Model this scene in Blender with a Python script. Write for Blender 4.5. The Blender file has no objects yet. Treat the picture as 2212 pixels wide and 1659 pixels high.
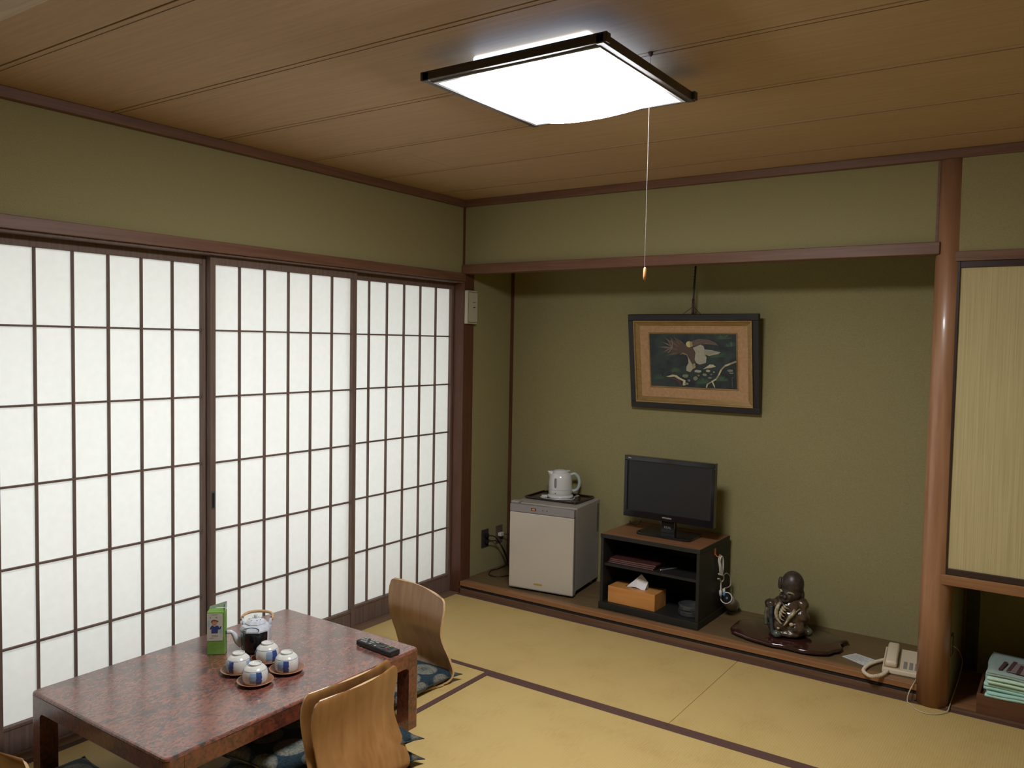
import bpy, bmesh, math, random
from mathutils import Vector, Matrix, noise
random.seed(7)
PI = math.pi
SC = bpy.context.scene
COL = SC.collection

# ------------------------------------------------------------------ camera, world, lights, exposure
CAM_LOC = (3.1429, -4.0213, 1.577)
CAM_R = ((0.82335888, 0.56724306, 0.01776104),
         (0.04326838, -0.03153823, -0.99856556),
         (-0.56586924, 0.82294632, -0.05051097))   # rows: right, down, forward
cd = bpy.data.cameras.new('camera')
cam = bpy.data.objects.new('camera', cd)
COL.objects.link(cam)
r_, d_, f_ = [Vector(v) for v in CAM_R]
m3 = Matrix((r_, -d_, -f_)).transposed()
cam.matrix_world = Matrix.Translation(CAM_LOC) @ m3.to_4x4()
cd.sensor_width = 36.0
cd.lens = 1776.28 / 2212 * 36.0
cd.clip_start = 0.02
SC.camera = cam

w = bpy.data.worlds.new('world')
SC.world = w
w.use_nodes = True
w.node_tree.nodes['Background'].inputs[0].default_value = (0.75, 0.85, 1.0, 1)
w.node_tree.nodes['Background'].inputs[1].default_value = 0.15

def area(name, loc, rot, sx, sy, power, color):
    l = bpy.data.lights.new(name, 'AREA')
    l.shape = 'RECTANGLE'; l.size = sx; l.size_y = sy; l.energy = power; l.color = color
    o = bpy.data.objects.new(name, l); COL.objects.link(o)
    o.location = loc; o.rotation_euler = rot
    return o
# daylight of the corridor windows behind the paper screens
area('daylight', (-1.05, -1.95, 1.15), (0, -PI/2, 0), 2.0, 4.6, 76, (0.92, 0.965, 1.0))
LAMP_STRENGTH = 52.0
LAMP_COLOR = (0.97, 0.98, 1.0)

SC.view_settings.view_transform = 'Standard'
SC.view_settings.look = 'None'
SC.view_settings.gamma = 1.0
SC.view_settings.use_curve_mapping = False
SC.view_settings.exposure = 0.22
SC.cycles.max_bounces = 8
SC.cycles.diffuse_bounces = 5
SC.cycles.use_denoising = True
SC.cycles.caustics_reflective = False
SC.cycles.caustics_refractive = False

# ------------------------------------------------------------------ helpers
def mat(name, color=(0.5, 0.5, 0.5), rough=0.5, spec=0.5, metal=0.0, coat=0.0):
    m = bpy.data.materials.new(name); m.use_nodes = True
    b = m.node_tree.nodes['Principled BSDF']
    b.inputs['Base Color'].default_value = (*color, 1)
    b.inputs['Roughness'].default_value = rough
    b.inputs['Specular IOR Level'].default_value = spec
    b.inputs['Metallic'].default_value = metal
    b.inputs['Coat Weight'].default_value = coat
    b.inputs['Coat Roughness'].default_value = 0.12
    m.diffuse_color = (*color, 1)
    return m

def N(m, t, **kw):
    n = m.node_tree.nodes.new(t)
    for k, v in kw.items(): setattr(n, k, v)
    return n
def L(m, a, b): m.node_tree.links.new(a, b)
def bsdf(m): return m.node_tree.nodes['Principled BSDF']

def grain(name, c1, c2, axis='x', scale=6.0, stretch=14.0, rough=0.45, spec=0.4, bump=0.08, coat=0.0, detail=5, c3=None):
    """wood: noise stretched along the grain axis, object space"""
    m = mat(name, c1, rough, spec, 0, coat)
    tc = N(m, 'ShaderNodeTexCoord'); mp = N(m, 'ShaderNodeMapping')
    s = [stretch] * 3; s['xyz'.index(axis)] = 0.6
    mp.inputs['Scale'].default_value = s
    L(m, tc.outputs['Object'], mp.inputs['Vector'])
    nz = N(m, 'ShaderNodeTexNoise'); nz.inputs['Scale'].default_value = scale
    nz.inputs['Detail'].default_value = detail; nz.inputs['Distortion'].default_value = 0.6
    L(m, mp.outputs[0], nz.inputs['Vector'])
    cr = N(m, 'ShaderNodeValToRGB')
    cr.color_ramp.elements[0].position = 0.32; cr.color_ramp.elements[0].color = (*c1, 1)
    cr.color_ramp.elements[1].position = 0.68; cr.color_ramp.elements[1].color = (*c2, 1)
    if c3:
        e = cr.color_ramp.elements.new(0.5); e.color = (*c3, 1)
    L(m, nz.outputs['Fac'], cr.inputs[0]); L(m, cr.outputs[0], bsdf(m).inputs['Base Color'])
    bp = N(m, 'ShaderNodeBump'); bp.inputs['Strength'].default_value = bump; bp.inputs['Distance'].default_value = 0.003
    L(m, nz.outputs['Fac'], bp.inputs['Height']); L(m, bp.outputs[0], bsdf(m).inputs['Normal'])
    return m

def speckle(name, c1, c2, scale=200.0, rough=0.8, spec=0.2, bump=0.15, dist=0.002, lo=0.35, hi=0.65, detail=4, coat=0.0):
    m = mat(name, c1, rough, spec, 0, coat)
    tc = N(m, 'ShaderNodeTexCoord')
    nz = N(m, 'ShaderNodeTexNoise'); nz.inputs['Scale'].default_value = scale; nz.inputs['Detail'].default_value = detail
    L(m, tc.outputs['Object'], nz.inputs['Vector'])
    cr = N(m, 'ShaderNodeValToRGB')
    cr.color_ramp.elements[0].position = lo; cr.color_ramp.elements[0].color = (*c1, 1)
    cr.color_ramp.elements[1].position = hi; cr.color_ramp.elements[1].color = (*c2, 1)
    L(m, nz.outputs['Fac'], cr.inputs[0]); L(m, cr.outputs[0], bsdf(m).inputs['Base Color'])
    bp = N(m, 'ShaderNodeBump'); bp.inputs['Strength'].default_value = bump; bp.inputs['Distance'].default_value = dist
    L(m, nz.outputs['Fac'], bp.inputs['Height']); L(m, bp.outputs[0], bsdf(m).inputs['Normal'])
    return m

class MB:
    """collects shapes in one bmesh, build() links them as ONE mesh object"""
    def __init__(s): s.bm = bmesh.new()
    def box(s, a, b, bev=0.0, seg=2, M=None):
        a, b = Vector(a), Vector(b)
        c = (a + b) / 2; d = b - a
        T = Matrix.Translation(c) @ Matrix.Diagonal((abs(d.x), abs(d.y), abs(d.z), 1))
        if M: T = M @ T
        t = bmesh.new(); bmesh.ops.create_cube(t, size=1.0)
        bmesh.ops.transform(t, matrix=T, verts=t.verts)
        if bev > 0: bmesh.ops.bevel(t, geom=t.edges[:], offset=bev, segments=seg, affect='EDGES', profile=0.5, clamp_overlap=True)
        s.add(t); return s
    def add(s, t):
        me = bpy.data.meshes.new('tmp'); t.to_mesh(me); t.free(); s.bm.from_mesh(me); bpy.data.meshes.remove(me)
    def raw(s, verts, faces, M=None):
        vs = [s.bm.verts.new((M @ Vector(v)) if M else Vector(v)) for v in verts]
        for f in faces:
            try: s.bm.faces.new([vs[i] for i in f])
            except ValueError: pass
        return s
    def prism(s, poly, h, M=None, z0=0.0):
        """polygon (x, y) extruded z0..z0+h"""
        n = len(poly)
        v = [(p[0], p[1], z0) for p in poly] + [(p[0], p[1], z0 + h) for p in poly]
        f = [list(range(n))[::-1], list(range(n, 2*n))] + [[i, (i+1) % n, n+(i+1) % n, n+i] for i in range(n)]
        return s.raw(v, f, M)
    def lathe(s, prof, n=32, M=None, cap=True):
        v = []; f = []
        for (r, z) in prof:
            for k in range(n):
                a = 2*PI*k/n; v.append((r*math.cos(a), r*math.sin(a), z))
        for i in range(len(prof)-1):
            for k in range(n):
                k2 = (k+1) % n
                f.append([i*n+k, i*n+k2, (i+1)*n+k2, (i+1)*n+k])
        if cap:
            f.append(list(range(n))[::-1]); f.append([(len(prof)-1)*n+k for k in range(n)])
        return s.raw(v, f, M)
    def tube(s, pts, r, n=8, closed=False, M=None):
        pts = [Vector(p) for p in pts]; rr = r if isinstance(r, (list, tuple)) else [r]*len(pts)
        v = []; f = []; m = len(pts)
        up = Vector((0, 0, 1)); prev = None
        for i, p in enumerate(pts):
            if closed: t = pts[(i+1) % m] - pts[i-1]
            else: t = pts[min(i+1, m-1)] - pts[max(i-1, 0)]
            if t.length < 1e-9: t = Vector((0, 0, 1))
            t.normalize()
            if prev is None:
                a = t.cross(up)
                if a.length < 0.05: a = t.cross(Vector((1, 0, 0)))
            else:
                a = prev - t*prev.dot(t)
            a.normalize(); prev = a; b = t.cross(a)
            for k in range(n):
                an = 2*PI*k/n; v.append(p + a*(rr[i]*math.cos(an)) + b*(rr[i]*math.sin(an)))
        for i in range(m if closed else m-1):
            i2 = (i+1) % m
            for k in range(n):
                k2 = (k+1) % n; f.append([i*n+k, i*n+k2, i2*n+k2, i2*n+k])
        if not closed:
            f.append(list(range(n))[::-1]); f.append([(m-1)*n+k for k in range(n)])
        return s.raw(v, f, M)
    def ball(s, c, r, M=None, u=20, v=12):
        t = bmesh.new(); bmesh.ops.create_uvsphere(t, u_segments=u, v_segments=v, radius=1.0)
        rr = r if isinstance(r, (list, tuple)) else (r, r, r)
        T = Matrix.Translation(c) @ Matrix.Diagonal((*rr, 1))
        if M: T = Matrix.Translation(c) @ M.to_4x4() @ Matrix.Diagonal((*rr, 1))
        bmesh.ops.transform(t, matrix=T, verts=t.verts); s.add(t); return s
    def build(s, name, material, parent=None, smooth=False, bevel=0.0, loc=None):
        bmesh.ops.recalc_face_normals(s.bm, faces=s.bm.faces)
        me = bpy.data.meshes.new(name)
        s.bm.to_mesh(me); s.bm.free()
        if isinstance(material, (list, tuple)):
            for q in material: me.materials.append(q)
        else: me.materials.append(material)
        if smooth:
            for p in me.polygons: p.use_smooth = True
        o = bpy.data.objects.new(name, me); COL.objects.link(o)
        if parent: o.parent = parent
        if loc: o.location = loc
        if smooth == 'auto':
            md = o.modifiers.new('wn', 'EDGE_SPLIT'); md.split_angle = math.radians(38)
        if bevel > 0:
            md = o.modifiers.new('bevel', 'BEVEL'); md.width = bevel; md.segments = 2; md.limit_method = 'ANGLE'
        return o

def tag(o, label, cat, group=None, kind=None):
    o['label'] = label; o['category'] = cat
    if group: o['group'] = group
    if kind: o['kind'] = kind
    return o
def thing(name, label, cat, loc=(0, 0, 0), rz=0.0, group=None, kind=None):
    o = bpy.data.objects.new(name, None); COL.objects.link(o)
    o.empty_display_size = 0.05
    o.location = loc; o.rotation_euler = (0, 0, rz)
    return tag(o, label, cat, group, kind)
def copy_tree(o, parent=None):
    c = o.copy(); COL.objects.link(c); c.parent = parent
    for ch in list(o.children): copy_tree(ch, c)
    return c
def struct(name, mb, m, label, cat, parent=None, bevel=0.0, smooth=False):
    o = mb.build(name, m, parent, smooth, bevel)
    if not parent: tag(o, label, cat, None, 'structure')
    return o
def RZ(a): return Matrix.Rotation(a, 4, 'Z')
def catmull(pts, n=8):
    P = [Vector(p) for p in pts]; out = []
    for i in range(len(P)-1):
        p0 = P[max(i-1, 0)]; p1 = P[i]; p2 = P[i+1]; p3 = P[min(i+2, len(P)-1)]
        for k in range(n):
            t = k/n
            out.append(0.5*((2*p1) + (-p0+p2)*t + (2*p0-5*p1+4*p2-p3)*t*t + (-p0+3*p1-3*p2+p3)*t**3))
    out.append(P[-1]); return out
def rrect(x0, y0, x1, y1, r, n=5):
    out = []
    for cx, cy, a0 in ((x1-r, y1-r, 0), (x0+r, y1-r, 90), (x0+r, y0+r, 180), (x1-r, y0+r, 270)):
        for k in range(n+1):
            a = math.radians(a0 + 90*k/n); out.append((cx + r*math.cos(a), cy + r*math.sin(a)))
    return out

# ------------------------------------------------------------------ materials
M_wall = speckle('olive_sand_plaster', (0.255, 0.222, 0.108), (0.31, 0.272, 0.134), 260, 0.95, 0.1, 0.35, 0.0015)
M_wall2 = speckle('cream_plaster', (0.42, 0.36, 0.24), (0.47, 0.41, 0.28), 200, 0.95, 0.1)
M_ceil = grain('ceiling_veneer', (0.41, 0.275, 0.155), (0.46, 0.315, 0.182), 'x', 5, 16, 0.62, 0.3, 0.03)
M_trim = grain('red_brown_timber', (0.130, 0.060, 0.034), (0.185, 0.090, 0.052), 'x', 5, 14, 0.5, 0.4, 0.05)
M_trimy = grain('red_brown_timber_side', (0.130, 0.060, 0.034), (0.185, 0.090, 0.052), 'y', 5, 14, 0.5, 0.4, 0.05)
M_post = grain('dark_post_timber', (0.085, 0.032, 0.017), (0.125, 0.050, 0.026), 'z', 5, 14, 0.45, 0.4, 0.05)
M_shoji = grain('shoji_timber', (0.135, 0.088, 0.072), (0.190, 0.130, 0.105), 'z', 6, 14, 0.6, 0.25, 0.04)
M_sill = grain('worn_sill', (0.16, 0.095, 0.055), (0.21, 0.13, 0.08), 'y', 6, 14, 0.6, 0.3, 0.05)
M_pillar = grain('polished_pillar', (0.27, 0.130, 0.066), (0.36, 0.185, 0.098), 'z', 4, 10, 0.38, 0.5, 0.03, 0.3)
M_tokoface = grain('toko_edge_timber', (0.23, 0.105, 0.045), (0.30, 0.145, 0.065), 'x', 5, 14, 0.4, 0.4, 0.04)
M_tokolow = grain('toko_lower_timber', (0.11, 0.055, 0.030), (0.16, 0.085, 0.048), 'x', 5, 14, 0.5, 0.4, 0.04)
M_toko = grain('toko_board', (0.12, 0.075, 0.035), (0.16, 0.105, 0.05), 'x', 4, 10, 0.42, 0.4, 0.03)
M_pale = grain('pale_beam', (0.42, 0.33, 0.24), (0.55, 0.45, 0.34), 'x', 5, 12, 0.6, 0.3, 0.04)
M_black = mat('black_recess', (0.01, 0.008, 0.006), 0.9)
M_heri = speckle('tatami_border_cloth', (0.085, 0.045, 0.036), (0.12, 0.066, 0.052), 900, 0.85, 0.15, 0.2, 0.0005)

M_paper = bpy.data.materials.new('shoji_paper'); M_paper.use_nodes = True
nt = M_paper.node_tree
for n in list(nt.nodes): nt.nodes.remove(n)
_o = nt.nodes.new('ShaderNodeOutputMaterial'); _d = nt.nodes.new('ShaderNodeBsdfDiffuse'); _t = nt.nodes.new('ShaderNodeBsdfTranslucent'); _m = nt.nodes.new('ShaderNodeMixShader')
_tc = nt.nodes.new('ShaderNodeTexCoord'); _n = nt.nodes.new('ShaderNodeTexNoise'); _r = nt.nodes.new('ShaderNodeValToRGB')
_n.inputs['Scale'].default_value = 35; _n.inputs['Detail'].default_value = 6
_r.color_ramp.elements[0].color = (0.86, 0.86, 0.83, 1); _r.color_ramp.elements[1].color = (0.93, 0.93, 0.90, 1)
nt.links.new(_tc.outputs['Object'], _n.inputs[0]); nt.links.new(_n.outputs[0], _r.inputs[0])
nt.links.new(_r.outputs[0], _d.inputs[0]); nt.links.new(_r.outputs[0], _t.inputs[0])
_m.inputs[0].default_value = 0.55
nt.links.new(_d.outputs[0], _m.inputs[1]); nt.links.new(_t.outputs[0], _m.inputs[2]); nt.links.new(_m.outputs[0], _o.inputs[0])

def tatami_mat_material(name, axis):
    m = mat(name, (0.46, 0.33, 0.13), 0.62, 0.3)
    tc = N(m, 'ShaderNodeTexCoord')
    wv = N(m, 'ShaderNodeTexWave', wave_type='BANDS', bands_direction=axis.upper())
    wv.inputs['Scale'].default_value = 33; wv.inputs['Distortion'].default_value = 0.3; wv.inputs['Detail'].default_value = 2
    L(m, tc.outputs['Object'], wv.inputs['Vector'])
    mp = N(m, 'ShaderNodeMapping'); s = [90, 90, 90]; s['xyz'.index(axis)] = 400
    s['xyz'.index('y' if axis == 'x' else 'x')] = 18
    mp.inputs['Scale'].default_value = s; L(m, tc.outputs['Object'], mp.inputs['Vector'])
    nz = N(m, 'ShaderNodeTexNoise'); nz.inputs['Scale'].default_value = 1.0; nz.inputs['Detail'].default_value = 3
    L(m, mp.outputs[0], nz.inputs['Vector'])
    n2 = N(m, 'ShaderNodeTexNoise'); n2.inputs['Scale'].default_value = 5; n2.inputs['Detail'].default_value = 4
    L(m, tc.outputs['Object'], n2.inputs['Vector'])
    ad = N(m, 'ShaderNodeMath', operation='ADD'); L(m, nz.outputs['Fac'], ad.inputs[0]); L(m, n2.outputs['Fac'], ad.inputs[1])
    cr = N(m, 'ShaderNodeValToRGB')
    cr.color_ramp.elements[0].position = 0.7; cr.color_ramp.elements[0].color = (0.48, 0.33, 0.118, 1)
    cr.color_ramp.elements[1].position = 1.0; cr.color_ramp.elements[1].color = (0.54, 0.385, 0.148, 1)
    L(m, ad.outputs[0], cr.inputs[0])
    mx = N(m, 'ShaderNodeMixRGB', blend_type='MULTIPLY'); mx.inputs[0].default_value = 0.07
    L(m, cr.outputs[0], mx.inputs[1]); L(m, wv.outputs['Color'], mx.inputs[2])
    L(m, mx.outputs[0], bsdf(m).inputs['Base Color'])
    bp = N(m, 'ShaderNodeBump'); bp.inputs['Strength'].default_value = 0.22; bp.inputs['Distance'].default_value = 0.0012
    L(m, wv.outputs['Fac'], bp.inputs['Height']); L(m, bp.outputs[0], bsdf(m).inputs['Normal'])
    return m
M_tat_x = tatami_mat_material('rush_weave_long_x', 'x')
M_tat_y = tatami_mat_material('rush_weave_long_y', 'y')

# ------------------------------------------------------------------ room shell
XR, YF, ZC = 3.62, -4.62, 2.436
D = 0.54
floor = struct('floor', MB().box((-1.3, YF, -0.12), (XR+0.1, 0.0, -0.045)), M_tokolow, 'floor boards lying under the straw mats', 'floor')
def tatami(x0, y0, x1, y1, long):
    g = 0.0006
    m = MB().box((x0+g, y0+g, -0.045), (x1-g, y1-g, 0.0), 0.0015, 1).build('tatami_mat', M_tat_x if long == 'x' else M_tat_y, floor)
    h = 0.03
    if long == 'x':
        for a, b in ((y0+g, y0+h), (y1-h, y1-g)):
            MB().box((x0+g, a, -0.02), (x1-g, b, 0.0012), 0.0006, 1).build('border', M_heri, m)
    else:
        for a, b in ((x0+g, x0+h), (x1-h, x1-g)):
            MB().box((a, y0+g, -0.02), (b, y1-g, 0.0012), 0.0006, 1).build('border', M_heri, m)
W = 0.9
tatami(0, -W, 1.8, 0, 'x'); tatami(1.8, -W, 3.6, 0, 'x')
tatami(0, -2.7, W, -W, 'y')
tatami(W, -1.8, 2.7, -W, 'x'); tatami(W, -2.7, 2.7, -1.8, 'x'); tatami(2.7, -2.7, 3.6, -W, 'y')
tatami(0, -3.6, 1.8, -2.7, 'x'); tatami(1.8, -3.6, 3.6, -2.7, 'x')
tatami(0, -4.5, 1.8, -3.6, 'x'); tatami(1.8, -4.5, 3.6, -3.6, 'x')

# ceiling: boards laid along x, each its own piece
ceil = struct('ceiling', MB().box((-0.12, YF, ZC+0.012), (XR+0.1, 0.05, ZC+0.06)), M_black, 'veneered board ceiling of the room', 'ceiling')
ys = [0.0, -0.315, -0.80, -1.285, -1.77, -2.255, -2.745, -3.23, -3.715, -4.2, YF]
for i in range(len(ys)-1):
    segs = [(0.0, XR)]
    if i == 2: segs = [(0.0, 0.557), (0.557, XR)]
    for a, b in segs:
        g = 0.003
        MB().box((a+0.001, ys[i+1]+g, ZC), (b-0.001, ys[i]-g, ZC+0.012), 0.001, 1).build('ceiling_board', M_ceil, ceil)
        MB().box((a, ys[i+1]+0.022, ZC-0.0012), (b, ys[i+1]+0.024, ZC+0.004)).build('lap_line', M_trim, ceil.children[-1])

struct('wall_left', MB().box((-0.12, -3.62, 1.99), (0.0, 0.0, ZC+0.02)).box((-0.12, YF, -0.05), (0.0, -3.62, ZC+0.02)), M_wall,
       'olive sand plastered wall band above the paper screens', 'wall')
struct('wall_back', MB().box((0.0, 0.0, 2.04), (2.63, 0.08, ZC+0.02)).box((2.68, -0.02, 1.995), (XR, 0.08, ZC+0.02)), M_wall,
       'olive plastered wall band above the alcove and cupboard', 'wall')
struct('wall_alcove', MB().box((-0.09, 0.1, 0.0), (-0.005, D+0.08, 2.5)).box((-0.09, D, 0.0), (2.80, D+0.08, 2.5))
       .box((2.655, 0.03, 0.0), (2.73, D, 2.5)), M_wall, 'olive plastered back and sides of the recessed alcove', 'wall')
struct('ceiling_alcove', MB().box((-0.09, 0.0, 2.46), (2.75, D+0.08, 2.5)), M_ceil, 'hidden boards closing the top of the alcove', 'ceiling')
struct('wall_right', MB().box((XR, YF, -0.05), (XR+0.08, D+0.1, ZC+0.05)), M_wall, 'olive plastered wall on the right side of the room', 'wall')
struct('wall_front', MB().box((-0.12, YF-0.08, -0.05), (XR+0.08, YF, ZC+0.05)), M_wall, 'olive plastered wall behind the viewer', 'wall')
# corridor side behind the screens
struct('wall_corridor', MB().box((-1.3, YF, ZC), (-0.12, D, ZC+0.04)).box((-1.3, -4.7, -0.05), (-0.12, YF+0.6, ZC)).box((-1.3, 0.45, -0.05), (-0.12, 0.5, ZC)),
       M_wall2, 'pale corridor enclosure behind the paper screens', 'wall')

# timber trims
struct('trim_1', MB().box((0.0, YF, 2.396), (0.036, 0.0, ZC), 0.003), M_trimy, 'brown ceiling edge moulding over the paper screens', 'moulding')
struct('trim_2', MB().box((0.036, -0.036, 2.396), (XR, 0.0, ZC), 0.003), M_trim, 'brown ceiling edge moulding over the alcove', 'moulding')
struct('trim_3', MB().box((0.0, YF, 1.948), (0.02, 0.0, 1.996), 0.002), M_trimy, 'brown rail running just above the paper screens', 'rail')
struct('trim_4', MB().box((-0.12, YF, 1.938), (0.0, 0.0, 1.99)), M_shoji, 'grooved head track of the paper screens', 'rail')
struct('trim_5', MB().box((-0.12, YF, -0.05), (0.0, 0.0, 0.002), 0.001), M_sill, 'worn wooden sill track under the paper screens', 'sill')
struct('trim_6', MB().box((0.0, -0.008, 2.03), (0.012, 0.0, 2.396)), M_post, 'thin batten in the upper room corner', 'batten')
struct('trim_7', MB().box((-0.09, 0.0, 0.0), (0.01, 0.1, 2.03), 0.003), M_post, 'square dark brown post between screens and alcove', 'post')
struct('trim_8', MB().box((0.01, -0.028, 1.992), (2.628, 0.06, 2.046), 0.003), M_trim, 'brown lintel beam across the top of the alcove', 'beam')
struct('trim_9', MB().box((-0.005, D-0.014, 0.075), (0.013, D, 2.46)), M_post, 'thin dark batten in the alcove corner', 'batten')
# alcove step: heri side strip, lower board, groove, upper edge
struct('trim_10', MB().box((0.0, 0.0, -0.05), (2.62, 0.03, 0.031), 0.002).box((2.60, 0.0, -0.05), (XR, 0.03, 0.006), 0.001), M_tokolow, 'dark lower board of the alcove step', 'step')
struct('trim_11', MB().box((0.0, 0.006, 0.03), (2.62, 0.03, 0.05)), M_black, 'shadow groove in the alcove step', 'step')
struct('trim_12', MB().box((0.0, 0.0, 0.048), (2.62, 0.05, 0.0755), 0.002), M_tokoface, 'light brown front edge of the alcove floor', 'step')
struct('floor_alcove', MB().box((-0.005, 0.048, 0.0), (2.66, D, 0.075)), M_toko, 'brown board floor of the alcove', 'floor')

# alcove pillar, round
pp = MB().lathe([(0.066, 0.0), (0.0645, 0.5), (0.062, 1.5), (0.060, 2.44)], 40)
o = pp.build('trim_13', M_pillar, None, True); o.location = (2.667, 0.030, 0.0)
tag(o, 'round polished brown pillar between alcove and cupboard', 'pillar', None, 'structure')
struct('trim_14', MB().box((2.606, -0.004, 2.046), (2.616, 0.0, 2.396)), M_trim, 'thin batten beside the upper part of the round pillar', 'batten')

# cupboard to the right of the pillar
struct('trim_15', MB().box((2.69, -0.030, 1.958), (XR, 0.02, 2.000), 0.002), M_trim, 'brown lintel above the cupboard sliding door', 'rail')
struct('trim_16', MB().box((2.69, -0.030, 0.555), (XR, 0.02, 0.600), 0.002), M_tokoface, 'light brown shelf edge under the cupboard door', 'rail')
struct('wall_cupboard', MB().box((2.73, D, 0.0), (XR, D+0.04, 0.6)).box((2.73, 0.02, 0.56), (XR, D, 0.60)), M_wall, 'dark olive inside of the open lower cupboard', 'wall')
struct('floor_cupboard', MB().box((2.73, 0.03, -0.05), (XR, D, 0.004)), M_tokoface, 'brown board floor of the lower cupboard', 'floor')
struct('trim_17', MB().box((2.725, D-0.03, 0.0), (2.745, D, 0.56)), M_post, 'dark corner batten inside the lower cupboard', 'batten')

M_fusuma = mat('fusuma_cloth', (0.50, 0.42, 0.22), 0.85, 0.15)
_tc = N(M_fusuma, 'ShaderNodeTexCoord'); _mp = N(M_fusuma, 'ShaderNodeMapping'); _mp.inputs['Scale'].default_value = (260, 260, 3)
_nz = N(M_fusuma, 'ShaderNodeTexNoise'); _nz.inputs['Scale'].default_value = 1.0; _nz.inputs['Detail'].default_value = 4
_cr = N(M_fusuma, 'ShaderNodeValToRGB'); _cr.color_ramp.elements[0].position = 0.3; _cr.color_ramp.elements[0].color = (0.44, 0.36, 0.185, 1)
_cr.color_ramp.elements[1].position = 0.7; _cr.color_ramp.elements[1].color = (0.55, 0.465, 0.25, 1)
L(M_fusuma, _tc.outputs['Object'], _mp.inputs[0]); L(M_fusuma, _mp.outputs[0], _nz.inputs[0]); L(M_fusuma, _nz.outputs[0], _cr.inputs[0]); L(M_fusuma, _cr.outputs[0], bsdf(M_fusuma).inputs['Base Color'])
M_lacq = mat('dark_lacquer_frame', (0.035, 0.018, 0.015), 0.35, 0.5)
d5 = thing('door_5', 'cream cloth covered sliding cupboard door with dark lacquer frame', 'door', (0, 0, 0), kind='structure')
MB().box((2.71, -0.014, 0.62), (3.58, 0.0, 1.935)).build('cloth_panel', M_fusuma, d5)
MB().box((2.688, -0.022, 0.600), (2.711, 0.004, 1.958), 0.002).build('stile', M_lacq, d5)
MB().box((3.575, -0.022, 0.600), (3.598, 0.004, 1.958), 0.002).build('stile', M_lacq, d5)
MB().box((2.711, -0.022, 1.930), (3.575, 0.004, 1.958), 0.002).build('top_rail', M_lacq, d5)
MB().box((2.711, -0.022, 0.600), (3.575, 0.004, 0.628), 0.002).build('bottom_rail', M_lacq, d5)

# pale beam crossing the ceiling near the viewer
struct('trim_18', MB().box((0.0, -3.03, 2.405), (XR, -2.962, ZC), 0.003), M_pale, 'pale wooden beam across the ceiling at the upper left', 'beam')

# ------------------------------------------------------------------ paper screens
ZR = [1.607, 1.309, 1.010, 0.703, 0.404]
def shoji(name, xf, yc, label, hikite=None, half=0.4505):
    y0, y1 = yc-half, yc+half
    t = thing(name, label, 'sliding screen', (xf, yc, 0), kind='structure')
    def B(n, a, b, m=M_shoji, bev=0.0012):
        return MB().box((a[0]-xf, a[1]-yc, a[2]), (b[0]-xf, b[1]-yc, b[2]), bev, 1).build(n, m, t)
    sw = 0.028; xb = xf-0.030
    B('stile', (xb, y0, 0.003), (xf, y0+sw, 1.945)); B('stile', (xb, y1-sw, 0.003), (xf, y1, 1.945))
    B('top_rail', (xb, y0+sw, 1.900), (xf-0.001, y1-sw, 1.943))
    B('bottom_board', (xb, y0+sw, 0.003), (xf-0.004, y1-sw, 0.100))
    B('bottom_rail', (xb, y0+sw, 0.100), (xf-0.001, y1-sw, 0.113))
    B('paper', (xf-0.0235, y0+sw-0.004, 0.108), (xf-0.0228, y1-sw+0.004, 1.906), M_paper, 0)
    for k in range(-2, 3):
        y = yc + k*0.1425
        B('upright_bar', (xf-0.0225, y-0.0042, 0.113), (xf-0.009, y+0.0042, 1.900), M_shoji, 0.0008)
    for z in ZR:
        B('cross_bar', (xf-0.0225, y0+sw, z-0.004), (xf-0.0100, y1-sw, z+0.004), M_shoji, 0.0008)
    if hikite is not None:
        h = B('finger_pull', (xf-0.006, hikite-0.012, 0.80), (xf+0.0008, hikite+0.012, 0.885), M_pull, 0.002)
        MB().box((-0.006, hikite-yc-0.007, 0.808), (0.0012, hikite-yc+0.007, 0.877), 0.001, 1).build('recess', M_black, h)
    return t
M_pull = mat('grey_finger_pull', (0.11, 0.11, 0.12), 0.4, 0.5, 0.3)
XFR, XRR = -0.038, -0.073
shoji('door_1', XRR, -0.4405, 'paper screen beside the corner post, rightmost in the row')
shoji('door_2', XFR, -1.317, 'middle paper screen with a grey finger pull on its stile', hikite=-1.317-0.4505+0.014)
shoji('door_3', XRR, -2.206, 'large paper screen behind the low table, left of the finger pull')
shoji('door_4', XFR, -3.090, 'paper screen at the far left, only its edge in view')

# ------------------------------------------------------------------ ceiling lamp
M_lampglow = bpy.data.materials.new('lamp_diffuser'); M_lampglow.use_nodes = True
b = bsdf(M_lampglow); b.inputs['Base Color'].default_value = (0.9, 0.9, 0.9, 1); b.inputs['Emission Color'].default_value = (*LAMP_COLOR, 1); b.inputs['Emission Strength'].default_value = LAMP_STRENGTH
M_haloglow = bpy.data.materials.new('added_halo_glow'); M_haloglow.use_nodes = True
b = bsdf(M_haloglow); b.inputs['Base Color'].default_value = (0.9, 0.9, 0.95, 1); b.inputs['Emission Color'].default_value = (0.48, 0.66, 1.0, 1); b.inputs['Emission Strength'].default_value = 2.2
M_lampframe = grain('lamp_frame_timber', (0.035, 0.026, 0.024), (0.06, 0.045, 0.04), 'x', 6, 14, 0.4, 0.5, 0.03)
M_lampedge = mat('lamp_frame_white_lip', (0.55, 0.55, 0.58), 0.35)
LX, LY = 1.803, -1.825
lamp = thing('ceiling_lamp', 'lit square ceiling lamp with a dark wooden frame and pillowy white diffuser', 'lamp', (LX, LY, 2.36))
H = 0.293
MB().box((-0.2, -0.2, 0.012), (0.2, 0.2, 0.0755), 0.01).build('halo_glow_core', M_haloglow, lamp)  # glowing core added to imitate a bluish lens halo on the ceiling
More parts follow.
